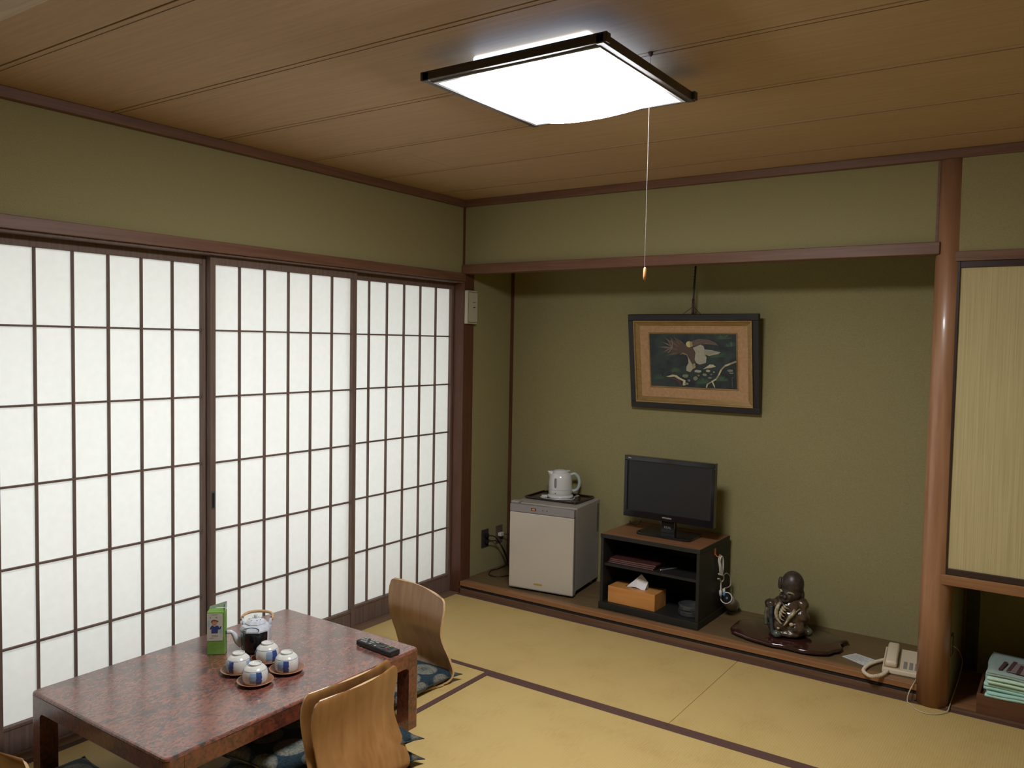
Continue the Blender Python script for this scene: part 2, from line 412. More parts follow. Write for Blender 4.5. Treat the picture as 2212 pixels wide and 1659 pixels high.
MB().box((-0.282, -0.282, 0.002), (0.282, 0.282, 0.010)).build('light_block_plate', M_lampedge, lamp)  # unseen plate added to block the diffuser's upward light
for sx, sy in ((1, 0), (-1, 0), (0, 1), (0, -1)):
    if sx: MB().box((sx*H-0.012, -H-0.012, -0.012), (sx*H+0.012, H+0.012, 0.014), 0.002).build('frame_bar', M_lampframe, lamp)
    else: MB().box((-H-0.02, sy*H-0.012, -0.010), (H+0.02, sy*H+0.012, 0.016), 0.002).build('frame_bar', M_lampframe, lamp)
lip = MB()
for sx, sy in ((1, 0), (-1, 0), (0, 1), (0, -1)):
    if sx: lip.box((sx*0.276-0.006, -0.282, -0.014), (sx*0.276+0.006, 0.282, 0.004))
    else: lip.box((-0.27, sy*0.276-0.006, -0.014), (0.27, sy*0.276+0.006, 0.004))
lip.build('lip', M_lampedge, lamp)
# diffuser pillow
n = 24; vs = []; fs = []
hh = 0.269
for j in range(n+1):
    for i in range(n+1):
        u = -1+2*i/n; v = -1+2*j/n
        k = 1-0.10*(abs(u*v))**6
        prof = (1-abs(u)**2.3)**0.85 * (1-abs(v)**2.3)**0.85
        vs.append((u*hh*k, v*hh*k, -0.008-0.074*prof))
for j in range(n):
    for i in range(n):
        a = j*(n+1)+i; fs.append([a, a+1, a+n+2, a+n+1])
MB().raw(vs, fs).build('diffuser', M_lampglow, lamp, True)
# pull cord
M_cord = mat('pale_cord', (0.22, 0.20, 0.19), 0.7, 0.2)
M_handle = mat('orange_brown_knob', (0.55, 0.26, 0.09), 0.45)
pc = thing('pull_cord', 'thin pale pull cord hanging from the ceiling with a small tan knob', 'cord', (2.068, -1.77, ZC))
MB().tube([(0, 0, 0), (0, 0, -0.3), (-0.001, 0, -0.63)], 0.0007, 6).build('string', M_cord, pc)
MB().lathe([(0.008, 0.0), (0.008, -0.006), (0.004, -0.012)], 12).build('ceiling_hook', M_post, pc, True)
MB().lathe([(0.001, -0.628), (0.0042, -0.632), (0.005, -0.655), (0.0042, -0.664), (0.001, -0.667)], 12).build('knob', M_handle, pc, True)

# wall controller on the corner post
M_cream = mat('cream_plastic', (0.48, 0.44, 0.34), 0.45)
M_creamd = mat('dark_print', (0.06, 0.055, 0.05), 0.6)
wc = thing('wall_controller', 'slim cream air conditioner controller mounted on the dark corner post', 'controller', (0.01, 0.052, 1.79))
MB().box((0.0, -0.050, -0.103), (0.024, 0.050, 0.103), 0.004).build('case', M_cream, wc)
cv = MB().box((0.020, -0.038, -0.092), (0.0265, 0.050, 0.092), 0.003).build('cover', M_cream, wc)
MB().box((0.0262, -0.0, 0.028), (0.0268, 0.03, 0.031)).build('print', M_creamd, cv)
MB().box((0.0262, 0.004, -0.004), (0.0268, 0.028, 0.003)).build('print', M_creamd, cv)
MB().box((0.0238, -0.0405, -0.0945), (0.0246, -0.0375, 0.0945)).box((0.0238, -0.0405, 0.0915), (0.0246, 0.049, 0.0945)).box((0.0238, -0.0405, -0.0945), (0.0246, 0.049, -0.0915)).build('cover_gap', M_creamd, wc)


# ------------------------------------------------------------------ low table
def lacquer(name, dark, red, scale=38, rough=0.22):
    m = mat(name, red, rough, 0.5, 0, 0.8)
    bsdf(m).inputs['Coat Roughness'].default_value = 0.18
    tc = N(m, 'ShaderNodeTexCoord'); mp = N(m, 'ShaderNodeMapping'); mp.inputs['Scale'].default_value = (1.5, 0.85, 1.0); mp.inputs['Rotation'].default_value = (0, 0, 0.5)
    L(m, tc.outputs['Object'], mp.inputs[0])
    a = N(m, 'ShaderNodeTexNoise'); a.inputs['Scale'].default_value = scale; a.inputs['Detail'].default_value = 7; a.inputs['Roughness'].default_value = 0.62; a.inputs['Distortion'].default_value = 0.8
    c = N(m, 'ShaderNodeTexNoise'); c.inputs['Scale'].default_value = scale*0.18; c.inputs['Detail'].default_value = 3
    L(m, mp.outputs[0], a.inputs[0]); L(m, mp.outputs[0], c.inputs[0])
    x = N(m, 'ShaderNodeMath', operation='MULTIPLY_ADD'); x.inputs[1].default_value = 0.35; L(m, c.outputs['Fac'], x.inputs[0]); L(m, a.outputs['Fac'], x.inputs[2])
    cr = N(m, 'ShaderNodeValToRGB')
    e = cr.color_ramp.elements
    e[0].position = 0.54; e[0].color = (*dark, 1); e[1].position = 0.78; e[1].color = (*red, 1)
    k = e.new(0.66); k.color = (*[(dark[i]+red[i])*0.5 for i in range(3)], 1)
    L(m, x.outputs[0], cr.inputs[0]); L(m, cr.outputs[0], bsdf(m).inputs['Base Color'])
    bp = N(m, 'ShaderNodeBump'); bp.inputs['Strength'].default_value = 0.25; bp.inputs['Distance'].default_value = 0.0012
    L(m, a.outputs['Fac'], bp.inputs['Height']); L(m, bp.outputs[0], bsdf(m).inputs['Normal'])
    return m
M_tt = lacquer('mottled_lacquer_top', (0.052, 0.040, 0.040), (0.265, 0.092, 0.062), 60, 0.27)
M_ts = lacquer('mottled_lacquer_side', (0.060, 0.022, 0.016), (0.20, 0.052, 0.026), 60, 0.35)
TX, TY, TH = 0.5715, -2.0725, 0.327
hx, hy = 0.4065, 0.5675
tb = thing('low_table', 'low rectangular table of mottled red-brown lacquer with rounded legs', 'table', (TX, TY, 0))
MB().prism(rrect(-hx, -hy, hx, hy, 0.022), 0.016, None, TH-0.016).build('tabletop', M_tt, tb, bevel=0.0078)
LW = 0.062
def apron(a0, a1, at_, axis, sgn):
    """inverted-U board: fillets where it meets the legs"""
    zb, zt, r = 0.262, TH-0.012, 0.022
    pts = [(a0, zt), (a1, zt), (a1, zb-r)]
    for k in range(6):
        an = math.radians(0+90*k/5); pts.append((a1-r+r*math.cos(an), zb-r+r*math.sin(an)))
    for k in range(6):
        an = math.radians(90+90*k/5); pts.append((a0+r+r*math.cos(an), zb-r+r*math.sin(an)))
    pts.append((a0, zb-r))
    m = MB(); th = 0.030
    if axis == 'y': M = Matrix(((0, 0, 1, at_ - (th if sgn > 0 else 0)), (1, 0, 0, 0), (0, 1, 0, 0), (0, 0, 0, 1)))
    else: M = Matrix(((1, 0, 0, 0), (0, 0, 1, at_ - (th if sgn > 0 else 0)), (0, 1, 0, 0), (0, 0, 0, 1)))
    m.prism(pts, th, M); m.build('apron', M_ts, tb)
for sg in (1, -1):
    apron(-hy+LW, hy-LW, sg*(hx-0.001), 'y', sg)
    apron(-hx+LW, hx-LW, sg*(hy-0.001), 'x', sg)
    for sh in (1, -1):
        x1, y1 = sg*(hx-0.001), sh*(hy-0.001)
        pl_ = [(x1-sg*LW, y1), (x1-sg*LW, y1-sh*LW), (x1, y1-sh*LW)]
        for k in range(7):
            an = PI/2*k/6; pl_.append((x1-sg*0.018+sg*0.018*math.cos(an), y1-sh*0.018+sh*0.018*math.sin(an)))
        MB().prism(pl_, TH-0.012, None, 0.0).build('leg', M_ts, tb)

# ------------------------------------------------------------------ floor cushions
M_cush = mat('cushion_brocade', (0.03, 0.06, 0.09), 0.75, 0.25)
tc = N(M_cush, 'ShaderNodeTexCoord'); vo = N(M_cush, 'ShaderNodeTexVoronoi'); vo.voronoi_dimensions = '2D'
vo.inputs['Scale'].default_value = 7.4; vo.inputs['Randomness'].default_value = 0.12
L(M_cush, tc.outputs['Object'], vo.inputs['Vector'])
sub = N(M_cush, 'ShaderNodeVectorMath', operation='MULTIPLY'); sub.inputs[1].default_value = (1, 1, 0)
nz = N(M_cush, 'ShaderNodeTexNoise'); nz.inputs['Scale'].default_value = 110; nz.inputs['Detail'].default_value = 3
L(M_cush, tc.outputs['Object'], nz.inputs['Vector'])
cr = N(M_cush, 'ShaderNodeValToRGB'); cr.color_ramp.interpolation = 'LINEAR'
E_ = cr.color_ramp.elements
E_[0].position = 0.0; E_[0].color = (0.20, 0.20, 0.16, 1)
E_[1].position = 0.465; E_[1].color = (0.018, 0.038, 0.052, 1)
for p_, c_ in ((0.07, (0.06, 0.08, 0.08)), (0.14, (0.15, 0.155, 0.13)), (0.30, (0.20, 0.195, 0.155)), (0.42, (0.17, 0.165, 0.14))):
    k = E_.new(p_); k.color = (*c_, 1)
L(M_cush, vo.outputs['Distance'], cr.inputs[0])
mx = N(M_cush, 'ShaderNodeMixRGB', blend_type='MULTIPLY'); mx.inputs[0].default_value = 0.75
c2 = N(M_cush, 'ShaderNodeValToRGB'); c2.color_ramp.elements[0].position = 0.38; c2.color_ramp.elements[0].color = (0.35, 0.38, 0.42, 1); c2.color_ramp.elements[1].position = 0.55; c2.color_ramp.elements[1].color = (1, 1, 1, 1)
L(M_cush, nz.outputs['Fac'], c2.inputs[0]); L(M_cush, cr.outputs[0], mx.inputs[1]); L(M_cush, c2.outputs[0], mx.inputs[2]); L(M_cush, mx.outputs[0], bsdf(M_cush).inputs['Base Color'])
bp = N(M_cush, 'ShaderNodeBump'); bp.inputs['Strength'].default_value = 0.4; bp.inputs['Distance'].default_value = 0.001
L(M_cush, nz.outputs['Fac'], bp.inputs['Height']); L(M_cush, bp.outputs[0], bsdf(M_cush).inputs['Normal'])

def cushion(label, loc, rz, h=0.255, t=0.055, group=None, seed=0, droop=0.006):
    n = 26; vs = []; fs = []; rnd = random.Random(seed); ph = rnd.random()*9
    for side in (1, -1):
        for j in range(n+1):
            for i in range(n+1):
                u = -1+2*i/n; v = -1+2*j/n
                x = u*h*(1-0.065*(1-v*v)*abs(u)**2) + 0.012*(u**9)*(abs(v)**9)
                y = v*h*(1-0.065*(1-u*u)*abs(v)**2) + 0.012*(v**9)*(abs(u)**9)
                p = max(0.0, (1-abs(u)**6))**0.5*max(0.0, (1-abs(v)**6))**0.5
                wob = 0.003*noise.noise(Vector((x*11+ph, y*11, side)))*p
                z = t*0.42 + (t*0.58*p if side > 0 else -t*0.42*min(1, p*1.6)) + wob - droop*(abs(u*v))**3
                vs.append((x, y, z))
    o = (n+1)**2
    for j in range(n):
        for i in range(n):
            a = j*(n+1)+i
            fs.append([a, a+1, a+n+2, a+n+1]); fs.append([o+a, o+a+n+1, o+a+n+2, o+a+1])
    q = thing('floor_cushion', label, 'cushion', loc, rz, group)
    m = MB().raw(vs, fs)
    bmesh.ops.remove_doubles(m.bm, verts=m.bm.verts, dist=0.0004)
    m.build('cover', M_cush, q, True)
    # seam piping
    pts = []
    for side in range(4):
        for k in range(n):
            s = -1+2*k/n
            u, v = [(s, -1), (1, s), (-s, 1), (-1, -s)][side]
            x = u*h*(1-0.065*(1-v*v)*abs(u)**2) + 0.012*(u**9)*(abs(v)**9)
            y = v*h*(1-0.065*(1-u*u)*abs(v)**2) + 0.012*(v**9)*(abs(u)**9)
            pts.append((x, y, t*0.42-droop*(abs(u*v))**3))
    MB().tube(pts, 0.0018, 5, True).build('piping', M_piping, q, True)
    return q
M_piping = mat('cushion_piping', (0.03, 0.045, 0.06), 0.7)
cushion('blue medallion floor cushion in front of the chair at the table end by the alcove', (0.578, -1.312, 0.014), 0.0, group=None, seed=1)
cushion('upper of two stacked blue medallion cushions beside the doubled chairs', (0.926, -2.005, 0.098), 0.0, seed=2, h=0.262, droop=0.022)
cushion('lower of two stacked blue medallion cushions beside the doubled chairs', (0.926, -2.000, 0.026), 0.0, seed=3, h=0.262, droop=0.030)
cushion('dark blue cushion under the near left end of the table', (0.47, -2.725, 0.012), 0.03, seed=4)

# ------------------------------------------------------------------ legless bentwood chairs
M_chair = grain('bent_plywood', (0.27, 0.125, 0.040), (0.37, 0.185, 0.068), 'z', 3.2, 9, 0.33, 0.45, 0.03, 0.25)
M_edge = grain('plywood_edge', (0.55, 0.36, 0.18), (0.66, 0.45, 0.25), 'x', 8, 10, 0.5, 0.4, 0.02)
def zaisu(label, loc, facing, sc=1.0, group=None, wd=1.0, cv=0.034):
    """legless chair: local +y is the way it faces; backrest shell and seat shell"""
    q = thing('legless_chair', label, 'chair', loc, facing-PI/2, group)
    prof = [(0.030, 0.010), (0.004, 0.014), (-0.020, 0.028), (-0.032, 0.052), (-0.030, 0.085), (-0.018, 0.125), (0.002, 0.170), (0.018, 0.215), (0.024, 0.260), (0.022, 0.305), (0.016, 0.350), (0.010, 0.390)]
    hw = [0.198, 0.202, 0.204, 0.205, 0.203, 0.199, 0.194, 0.191, 0.196, 0.203, 0.205, 0.200]
    P = catmull([(a, b, c) for (a, b), c in zip(prof, hw)], 4)
    rc = 0.024; ztop = P[-1][1]
    def shell(rows, name):
        vs = []; fs = []; ns = 22
        for (v, z, w_) in rows:
            for k in range(ns+1):
                s = -1+2*k/ns
                if name == 'backrest':
                    d = ztop - z
                    if d < rc: w2 = w_-rc+math.sqrt(max(0.0, rc*rc-(rc-d)**2))
                    else: w2 = w_
                    zz = z + 0.010*(1-s*s)*min(1, max(0, (z-0.25)/0.14))
                    vv = v + cv*s*s*min(1.0, z/0.1)
                else: w2 = w_; zz = z; vv = v
                vs.append((s*w2*sc*wd, vv*sc, zz*sc))
        for j in range(len(rows)-1):
            for k in range(ns):
                a = j*(ns+1)+k; fs.append([a, a+1, a+ns+2, a+ns+1])
        o = MB().raw(vs, fs).build(name, [M_chair, M_edge], q, True)
        md = o.modifiers.new('thick', 'SOLIDIFY'); md.thickness = 0.0095; md.offset = 0; md.use_rim = True; md.material_offset_rim = 1
        md2 = o.modifiers.new('es', 'EDGE_SPLIT'); md2.split_angle = math.radians(50)
    rows = [tuple(p) for p in P]
    k = len(rows)
    extra = []
    for d in (0.023, 0.018, 0.012, 0.007, 0.004, 0.0018, 0.0006, 0.0):
        extra.append((0.010+d*0.13, ztop-d, 0.2005))
    rows = [r for r in rows if r[1] < ztop-0.03] + extra
    shell(rows, 'backrest')
    srow = []
    for i in range(12):
        t = i/11; v = 0.030 + 0.34*t
        w_ = 0.205*(1-0.10*t) if t < 0.93 else 0.205*(1-0.10*t)-0.02
        srow.append((v, 0.010 - 0.004*math.sin(PI*t), w_))
    shell(srow, 'seat')
    return q
zaisu('bentwood legless chair at the table end facing the viewer', (0.606, -1.062, 0.0), math.atan2(-0.966, -0.259), 1.03, None, 1.09, 0.016)
zaisu('lower outer one of two nested bentwood chairs beside the table', (1.182, -2.012, 0.0), PI+0.02, 1.0)
zaisu('upper inner one of two nested bentwood chairs beside the table', (1.150, -2.025, 0.018), PI-0.02, 1.0)
zaisu('bentwood legless chair at the near table end, mostly out of view', (0.590, -2.985, 0.0), PI/2, 1.0)

# ------------------------------------------------------------------ things on the table
# green carton
M_green = speckle('carton_green', (0.13, 0.27, 0.045), (0.18, 0.34, 0.07), 30, 0.4, 0.4, 0.02)
M_gin = mat('carton_inside', (0.42, 0.52, 0.40), 0.6)
M_label = mat('carton_label', (0.50, 0.48, 0.42), 0.6)
ct = thing('paper_carton', 'green paper carton with a white picture label standing on the table', 'carton', (0.382, -2.036, TH), math.radians(-47.5+90))
# local: front faces -y, right side +x
cw, cdp, chh = 0.034, 0.022, 0.172
MB().prism([(-cw, -cdp), (cw, -cdp), (cw, cdp), (-cw, cdp)], chh, None, 0).build('body', M_green, ct, bevel=0.003)
top = MB().raw([(-cw, -cdp, chh), (cw, -cdp, chh), (cw, cdp, chh+0.006), (-cw, cdp, chh+0.002), (-cw*0.9, cdp*1.0, chh+0.010), (cw*1.0, cdp*1.0, chh+0.030), (cw*0.98, -cdp*0.2, chh+0.022), (cw, -cdp, chh+0.004)],
               [[3, 2, 5, 4], [1, 2, 5, 6, 7]])
o = top.build('open_flap', M_gin, ct); md = o.modifiers.new('s', 'SOLIDIFY'); md.thickness = 0.0012
MB().raw([(-cw+.002, -cdp-0.0004, chh-0.004), (cw-.002, -cdp-0.0004, chh-0.004), (cw-.004, 0.0, chh+0.010), (-cw+.006, 0.004, chh+0.007)], [[0, 1, 2, 3]]).build('inner_fold', M_green, ct)
lb = MB().box((-cw+0.001, -cdp-0.0012, 0.058), (cw-0.008, -cdp+0.0005, chh-0.006)).build('label', M_label, ct)
def flat(name, poly, y, m, par, th=0.0003):
    M = Matrix(((1, 0, 0, 0), (0, 0, -1, y), (0, 1, 0, 0), (0, 0, 0, 1)))
    return MB().prism(poly, th, M).build(name, m, par)
def ell(cx, cz, rx, rz, n=20, a0=0, a1=360): return [(cx+rx*math.cos(math.radians(a0+(a1-a0)*k/n)), cz+rz*math.sin(math.radians(a0+(a1-a0)*k/n))) for k in range(n)]
yl = -cdp-0.0012
M_hair = mat('print_brown', (0.18, 0.07, 0.04), 0.6); M_skin = mat('print_skin', (0.45, 0.22, 0.14), 0.6); M_navy = mat('print_navy', (0.03, 0.045, 0.16), 0.6); M_pale = mat('print_pale_blue', (0.33, 0.42, 0.45), 0.6); M_grey = mat('print_grey', (0.22, 0.21, 0.18), 0.6)
flat('pale_patch', ell(0.018, 0.098, 0.007, 0.012), yl, M_pale, lb); flat('pale_patch', ell(-0.026, 0.128, 0.005, 0.014), yl, M_pale, lb)
flat('printed_shirt', [(-0.016, 0.088), (0.008, 0.088), (0.009, 0.104), (0.013, 0.102), (0.020, 0.106), (0.022, 0.116), (0.018, 0.115), (0.015, 0.109), (0.010, 0.117), (0.004, 0.119), (-0.004, 0.114), (-0.014, 0.120), (-0.019, 0.113), (-0.023, 0.104), (-0.020, 0.103), (-0.016, 0.107)], yl-0.0003, M_navy, lb)
flat('printed_face', ell(-0.004, 0.129, 0.0095, 0.0105), yl-0.0003, M_skin, lb)
flat('printed_hair', [(-0.016, 0.130), (-0.016, 0.139), (-0.008, 0.143), (0.004, 0.140), (0.011, 0.136), (0.008, 0.132), (0.002, 0.136), (-0.010, 0.136), (-0.013, 0.131)], yl-0.0006, M_hair, lb)
for (ax, az, aw) in ((-0.014, 0.1605, 0.022), (-0.022, 0.148, 0.004), (0.001, 0.148, 0.005), (-0.016, 0.079, 0.026), (-0.015, 0.074, 0.024), (-0.022, 0.068, 0.014)):
    flat('printed_line', [(ax, az), (ax+aw, az), (ax+aw, az+0.0016 if aw > .01 else az+.005), (ax, az+0.0016 if aw > .01 else az+.005)], yl-0.0001, M_grey, lb)

# teapot
M_porc = speckle('blue_white_porcelain', (0.50, 0.54, 0.62), (0.62, 0.65, 0.70), 60, 0.18, 0.5, 0.0, 0.001, 0.3, 0.6, 2, 0.5)
M_blackgl = mat('black_glaze', (0.006, 0.007, 0.009), 0.12, 0.5, 0, 0.5)
M_bamboo = grain('bamboo_handle', (0.46, 0.27, 0.13), (0.58, 0.37, 0.20), 'x', 8, 10, 0.45, 0.4, 0.03)
M_ink = mat('underglaze_ink', (0.035, 0.04, 0.06), 0.3)
tp = thing('teapot', 'porcelain teapot with black glazed front, bamboo handle and blue-white lid', 'teapot', (0.481, -1.928, TH), math.radians(54.5-16))
tp.scale = (1.04, 1.04, 1.22)
# local: -y towards the viewer, -x towards the spout
R8 = 0.060
def octo(r, z, n=8, off=PI/8, sq=4):
    out = []
    for k in range(n):
        a = 2*PI*k/n+off; b_ = 2*PI*(k+1)/n+off
        for q in range(sq):
            t = q/sq; out.append((r*((1-t)*math.cos(a)+t*math.cos(b_)), r*((1-t)*math.sin(a)+t*math.sin(b_)), z))
    return out
def loft(rings, m):
    n = len(rings[0]); v = [p for r in rings for p in r]; f = []
    for i in range(len(rings)-1):
        for k in range(n):
            k2 = (k+1) % n; f.append([i*n+k, i*n+k2, (i+1)*n+k2, (i+1)*n+k])
    f.append(list(range(n))[::-1]); f.append([(len(rings)-1)*n+k for k in range(n)])
    return m.raw(v, f)
loft([octo(0.046, 0), octo(0.053, 0.01), octo(0.0595, 0.04), octo(0.0605, 0.070), octo(0.060, 0.078), octo(0.052, 0.088), octo(0.036, 0.094)], MB()).build('body', M_porc, tp, bevel=0.0015)
fr = MB()
zz = [0.002, 0.02, 0.045, 0.066, 0.074]; rr_ = [0.0475, 0.0565, 0.0612, 0.0622, 0.0622]
vs = []; fs = []
angs = [-141, -112.5, -90, -67.5, -32]
for z, r in zip(zz, rr_):
    for a in angs:
        ar = math.radians(a); k = math.cos(PI/8)/math.cos(((a+90+22.5) % 45-22.5)*PI/180)
        vs.append((r*k*math.cos(ar)*1.0, r*k*math.sin(ar), z))
for j in range(len(zz)-1):
    for i in range(4): fs.append([j*5+i, j*5+i+1, (j+1)*5+i+1, (j+1)*5+i])
o = fr.raw(vs, fs).build('front_glaze', M_blackgl, tp, True); md = o.modifiers.new('s', 'SOLIDIFY'); md.thickness = 0.003; md.offset = 1
lid = MB(); loft([octo(0.040, 0.092), octo(0.041, 0.096), octo(0.030, 0.104), octo(0.012, 0.108), octo(0.006, 0.109)], lid)
lid = lid.build('lid', M_porc, tp, bevel=0.001)
MB().lathe([(0.004, 0.106), (0.0055, 0.112), (0.007, 0.117), (0.005, 0.120), (0.001, 0.121)], 14).build('knob', M_porc, lid, True)
for a in (20, 75, 130, 185, 240, 295, 330):
    ar = math.radians(a); MB().ball((0.024*math.cos(ar), 0.024*math.sin(ar), 0.1065), (0.0022, 0.0016, 0.0008)).build('painted_mark', M_ink, lid, True)
MB().tube(catmull([(-0.048, -0.012, 0.030), (-0.064, -0.016, 0.040), (-0.075, -0.019, 0.058), (-0.086, -0.022, 0.069), (-0.102, -0.026, 0.070)], 5), [0.017-0.0105*min(1, i/14) for i in range(21)], 14).build('spout', M_porc, tp, True)
MB().lathe([(0.0055, 0), (0.0055, 0.0012)], 12, Matrix.Translation((-0.1025, -0.0261, 0.0700)) @ Matrix.Rotation(-1.75, 4, 'Y')).build('spout_hole', M_blackgl, tp)
for sx in (-1, 1):
    MB().tube([(sx*0.043, 0.012, 0.080), (sx*0.052, 0.014, 0.092), (sx*0.054, 0.016, 0.104)], [0.007, 0.006, 0.004], 10).build('lug', M_porc, tp, True)
    MB().tube([(sx*0.054+0.004*math.cos(t), 0.018, 0.102+0.006*math.sin(t)) for t in [2*PI*k/12 for k in range(12)]], 0.0012, 6, True).build('wire_ring', M_blackgl, tp, True)
hp = []
for k in range(25):
    t = PI*k/24; hp.append((-0.058*math.cos(t)*(1+0.12*math.sin(t)), 0.014+0.056*math.sin(t)**0.8, 0.100+0.012*math.sin(t)**0.7))
MB().tube(hp, 0.0048, 10).build('handle', M_bamboo, tp, True)
MB().tube([(0.030*math.cos(t)-0.004, -0.0565+0.010*abs(math.sin(t)), 0.083+0.006*math.sin(t)) for t in [2*PI*k/20 for k in range(20)]], 0.0012, 6, True).build('painted_ring', M_ink, tp, True)

# cups and saucers
M_cup = mat('cup_porcelain', (0.66, 0.66, 0.62), 0.12, 0.5, 0, 0.4)
M_cobalt = mat('cobalt_block', (0.035, 0.065, 0.24), 0.15, 0.5, 0, 0.4); M_lblue = mat('pale_blue_block', (0.26, 0.36, 0.50), 0.15, 0.5, 0, 0.4)
M_sauc = grain('saucer_wood', (0.22, 0.085, 0.042), (0.32, 0.14, 0.075), 'x', 6, 12, 0.35, 0.45, 0.02)
M_rimw = mat('saucer_rim', (0.42, 0.23, 0.14), 0.4)
cupprof = [(0.0385, 0.0), (0.0425, 0.008), (0.0450, 0.022), (0.0445, 0.036), (0.0400, 0.050), (0.0300, 0.0605), (0.0225, 0.0640), (0.0228, 0.0700), (0.0205, 0.0712), (0.0192, 0.0660), (0.001, 0.0655)]
def cup_r(z):
    for i in range(5):
        (r0, z0), (r1, z1) = cupprof[i], cupprof[i+1]
        if z0 <= z <= z1: return r0+(r1-r0)*(z-z0)/(z1-z0)
    return 0.04
def make_cup(label, loc, rz):
    q = thing('tea_cup', label, 'cup', loc, rz, None)
    P = [tuple(p)[:2] for p in catmull([(a, b, 0) for a, b in cupprof], 4)]
    MB().lathe([(max(a, 0.0005), b) for a, b in P], 40).build('bowl', M_cup, q, True)
    def patch(name, a0, a1, z0, z1, m, off):
        v = []; f = []; na, nz = 10, 10
        for j in range(nz+1):
            z = z0+(z1-z0)*j/nz; r = cup_r(z)+off+0.0009*(1-abs(2*j/nz-1)**4)
            jit = 0.8*noise.noise(Vector((z*200, a0, 3)))
            for i in range(na+1):
                a = math.radians(a0+(a1-a0)*i/na + jit*6); v.append((r*math.cos(a), r*math.sin(a), z))
        for j in range(nz):
            for i in range(na): b0 = j*(na+1)+i; f.append([b0, b0+1, b0+na+2, b0+na+1])
        MB().raw(v, f).build(name, m, q, True)
    for base in (-100, 20, 140):
        patch('pale_block', base-30, base+2, 0.010, 0.048, M_lblue, 0.0002)
        patch('blue_block', base, base+26, 0.006, 0.048, M_cobalt, 0.0005)
    r = cup_r(0.050)+0.0003
    MB().tube([(r*math.cos(2*PI*k/40), r*math.sin(2*PI*k/40), 0.050) for k in range(40)], 0.0006, 5, True).build('blue_line', M_cobalt, q, True)
    return q
def make_saucer(label, loc):
    q = thing('saucer', label, 'saucer', loc, 0, None)
    MB().lathe([(0.030, 0.0), (0.034, 0.002), (0.052, 0.006), (0.0635, 0.0125), (0.0640, 0.0145), (0.0615, 0.0140), (0.050, 0.0085), (0.034, 0.0048), (0.001, 0.0046)], 40).build('plate', M_sauc, q, True)
    MB().tube([(0.0635*math.cos(2*PI*k/48), 0.0635*math.sin(2*PI*k/48), 0.0142) for k in range(48)], 0.0012, 6, True).build('rim', M_rimw, q, True)
    return q
pos = [((0.736, -2.130), 'front', 1.15, 0), ((0.606, -2.104), 'left', 0.23, 1), ((0.741, -1.990), 'right', 0.75, 2), ((0.607, -1.972), 'back', 1.50, 3)]
lab = {'front': 'nearest of four upturned blue-white tea cups', 'left': 'leftmost of four upturned blue-white tea cups', 'right': 'rightmost upturned tea cup, nearest the remote control', 'back': 'upturned tea cup directly in front of the teapot'}
slab = {'front': 'brown saucer under the nearest upturned cup', 'left': 'brown saucer under the leftmost upturned cup', 'right': 'brown saucer under the rightmost upturned cup', 'back': 'brown saucer under the cup in front of the teapot'}
for (x, y), k, rz, i in pos:
    q = make_saucer(slab[k], (x, y, TH))
    q['group'] = 'brown saucers under the cups'
    q = make_cup(lab[k], (x, y, TH+0.0047), rz); q['group'] = 'upturned tea cups'

# remote control
M_rem = mat('remote_black', (0.012, 0.012, 0.013), 0.38, 0.45)
M_key = mat('remote_key_grey', (0.28, 0.28, 0.26), 0.5); M_keyd = mat('remote_key_dark', (0.05, 0.05, 0.05), 0.5)
rm = thing('remote_control', 'black television remote control lying near the table corner', 'remote', (0.862, -1.628, TH), math.radians(-5))
MB().box((-0.104, -0.026, 0.001), (0.104, 0.026, 0.022), 0.004).build('case', M_rem, rm)
for i in range(6):
    for j in range(3):
        x = -0.092+i*0.0125; y = -0.016+j*0.016
        MB().box((x-0.004, y-0.0055, 0.0215), (x+0.004, y+0.0055, 0.0242), 0.001, 1).build('key', M_key if (i+j) % 4 else M_keyd, rm)
for x, y, s, m in ((-0.014, -0.014, .008, M_keyd), (-0.012, 0.010, .007, M_key), (0.0, 0.016, .004, M_keyd), (0.004, -0.018, .004, M_key), (0.010, 0.016, .004, M_keyd)):
    MB().box((x-s, y-0.005, 0.0215), (x+s, y+0.005, 0.0245), 0.001, 1).build('key', m, rm)
MB().lathe([(0.013, 0.0215), (0.0125, 0.0240), (0.009, 0.0242), (0.008, 0.0232), (0.005, 0.0232), (0.0048, 0.0245), (0.001, 0.0247)], 24, Matrix.Translation((0.030, 0, 0))).build('direction_pad', M_keyd, rm, True)
for j, c in enumerate(((0.02, 0.05, 0.25), (0.35, 0.05, 0.03), (0.05, 0.25, 0.08), (0.5, 0.3, 0.05))):
    y = -0.017+j*0.0113; MB().box((0.053, y-0.004, 0.0215), (0.060, y+0.004, 0.0242), 0.001, 1).build('colour_key', mat('key_tint', c, 0.5), rm)
for j in range(3):
    y = -0.016+j*0.016; MB().box((0.066, y-0.006, 0.0215), (0.072, y+0.006, 0.0238), 0.001, 1).build('key', M_keyd, rm)

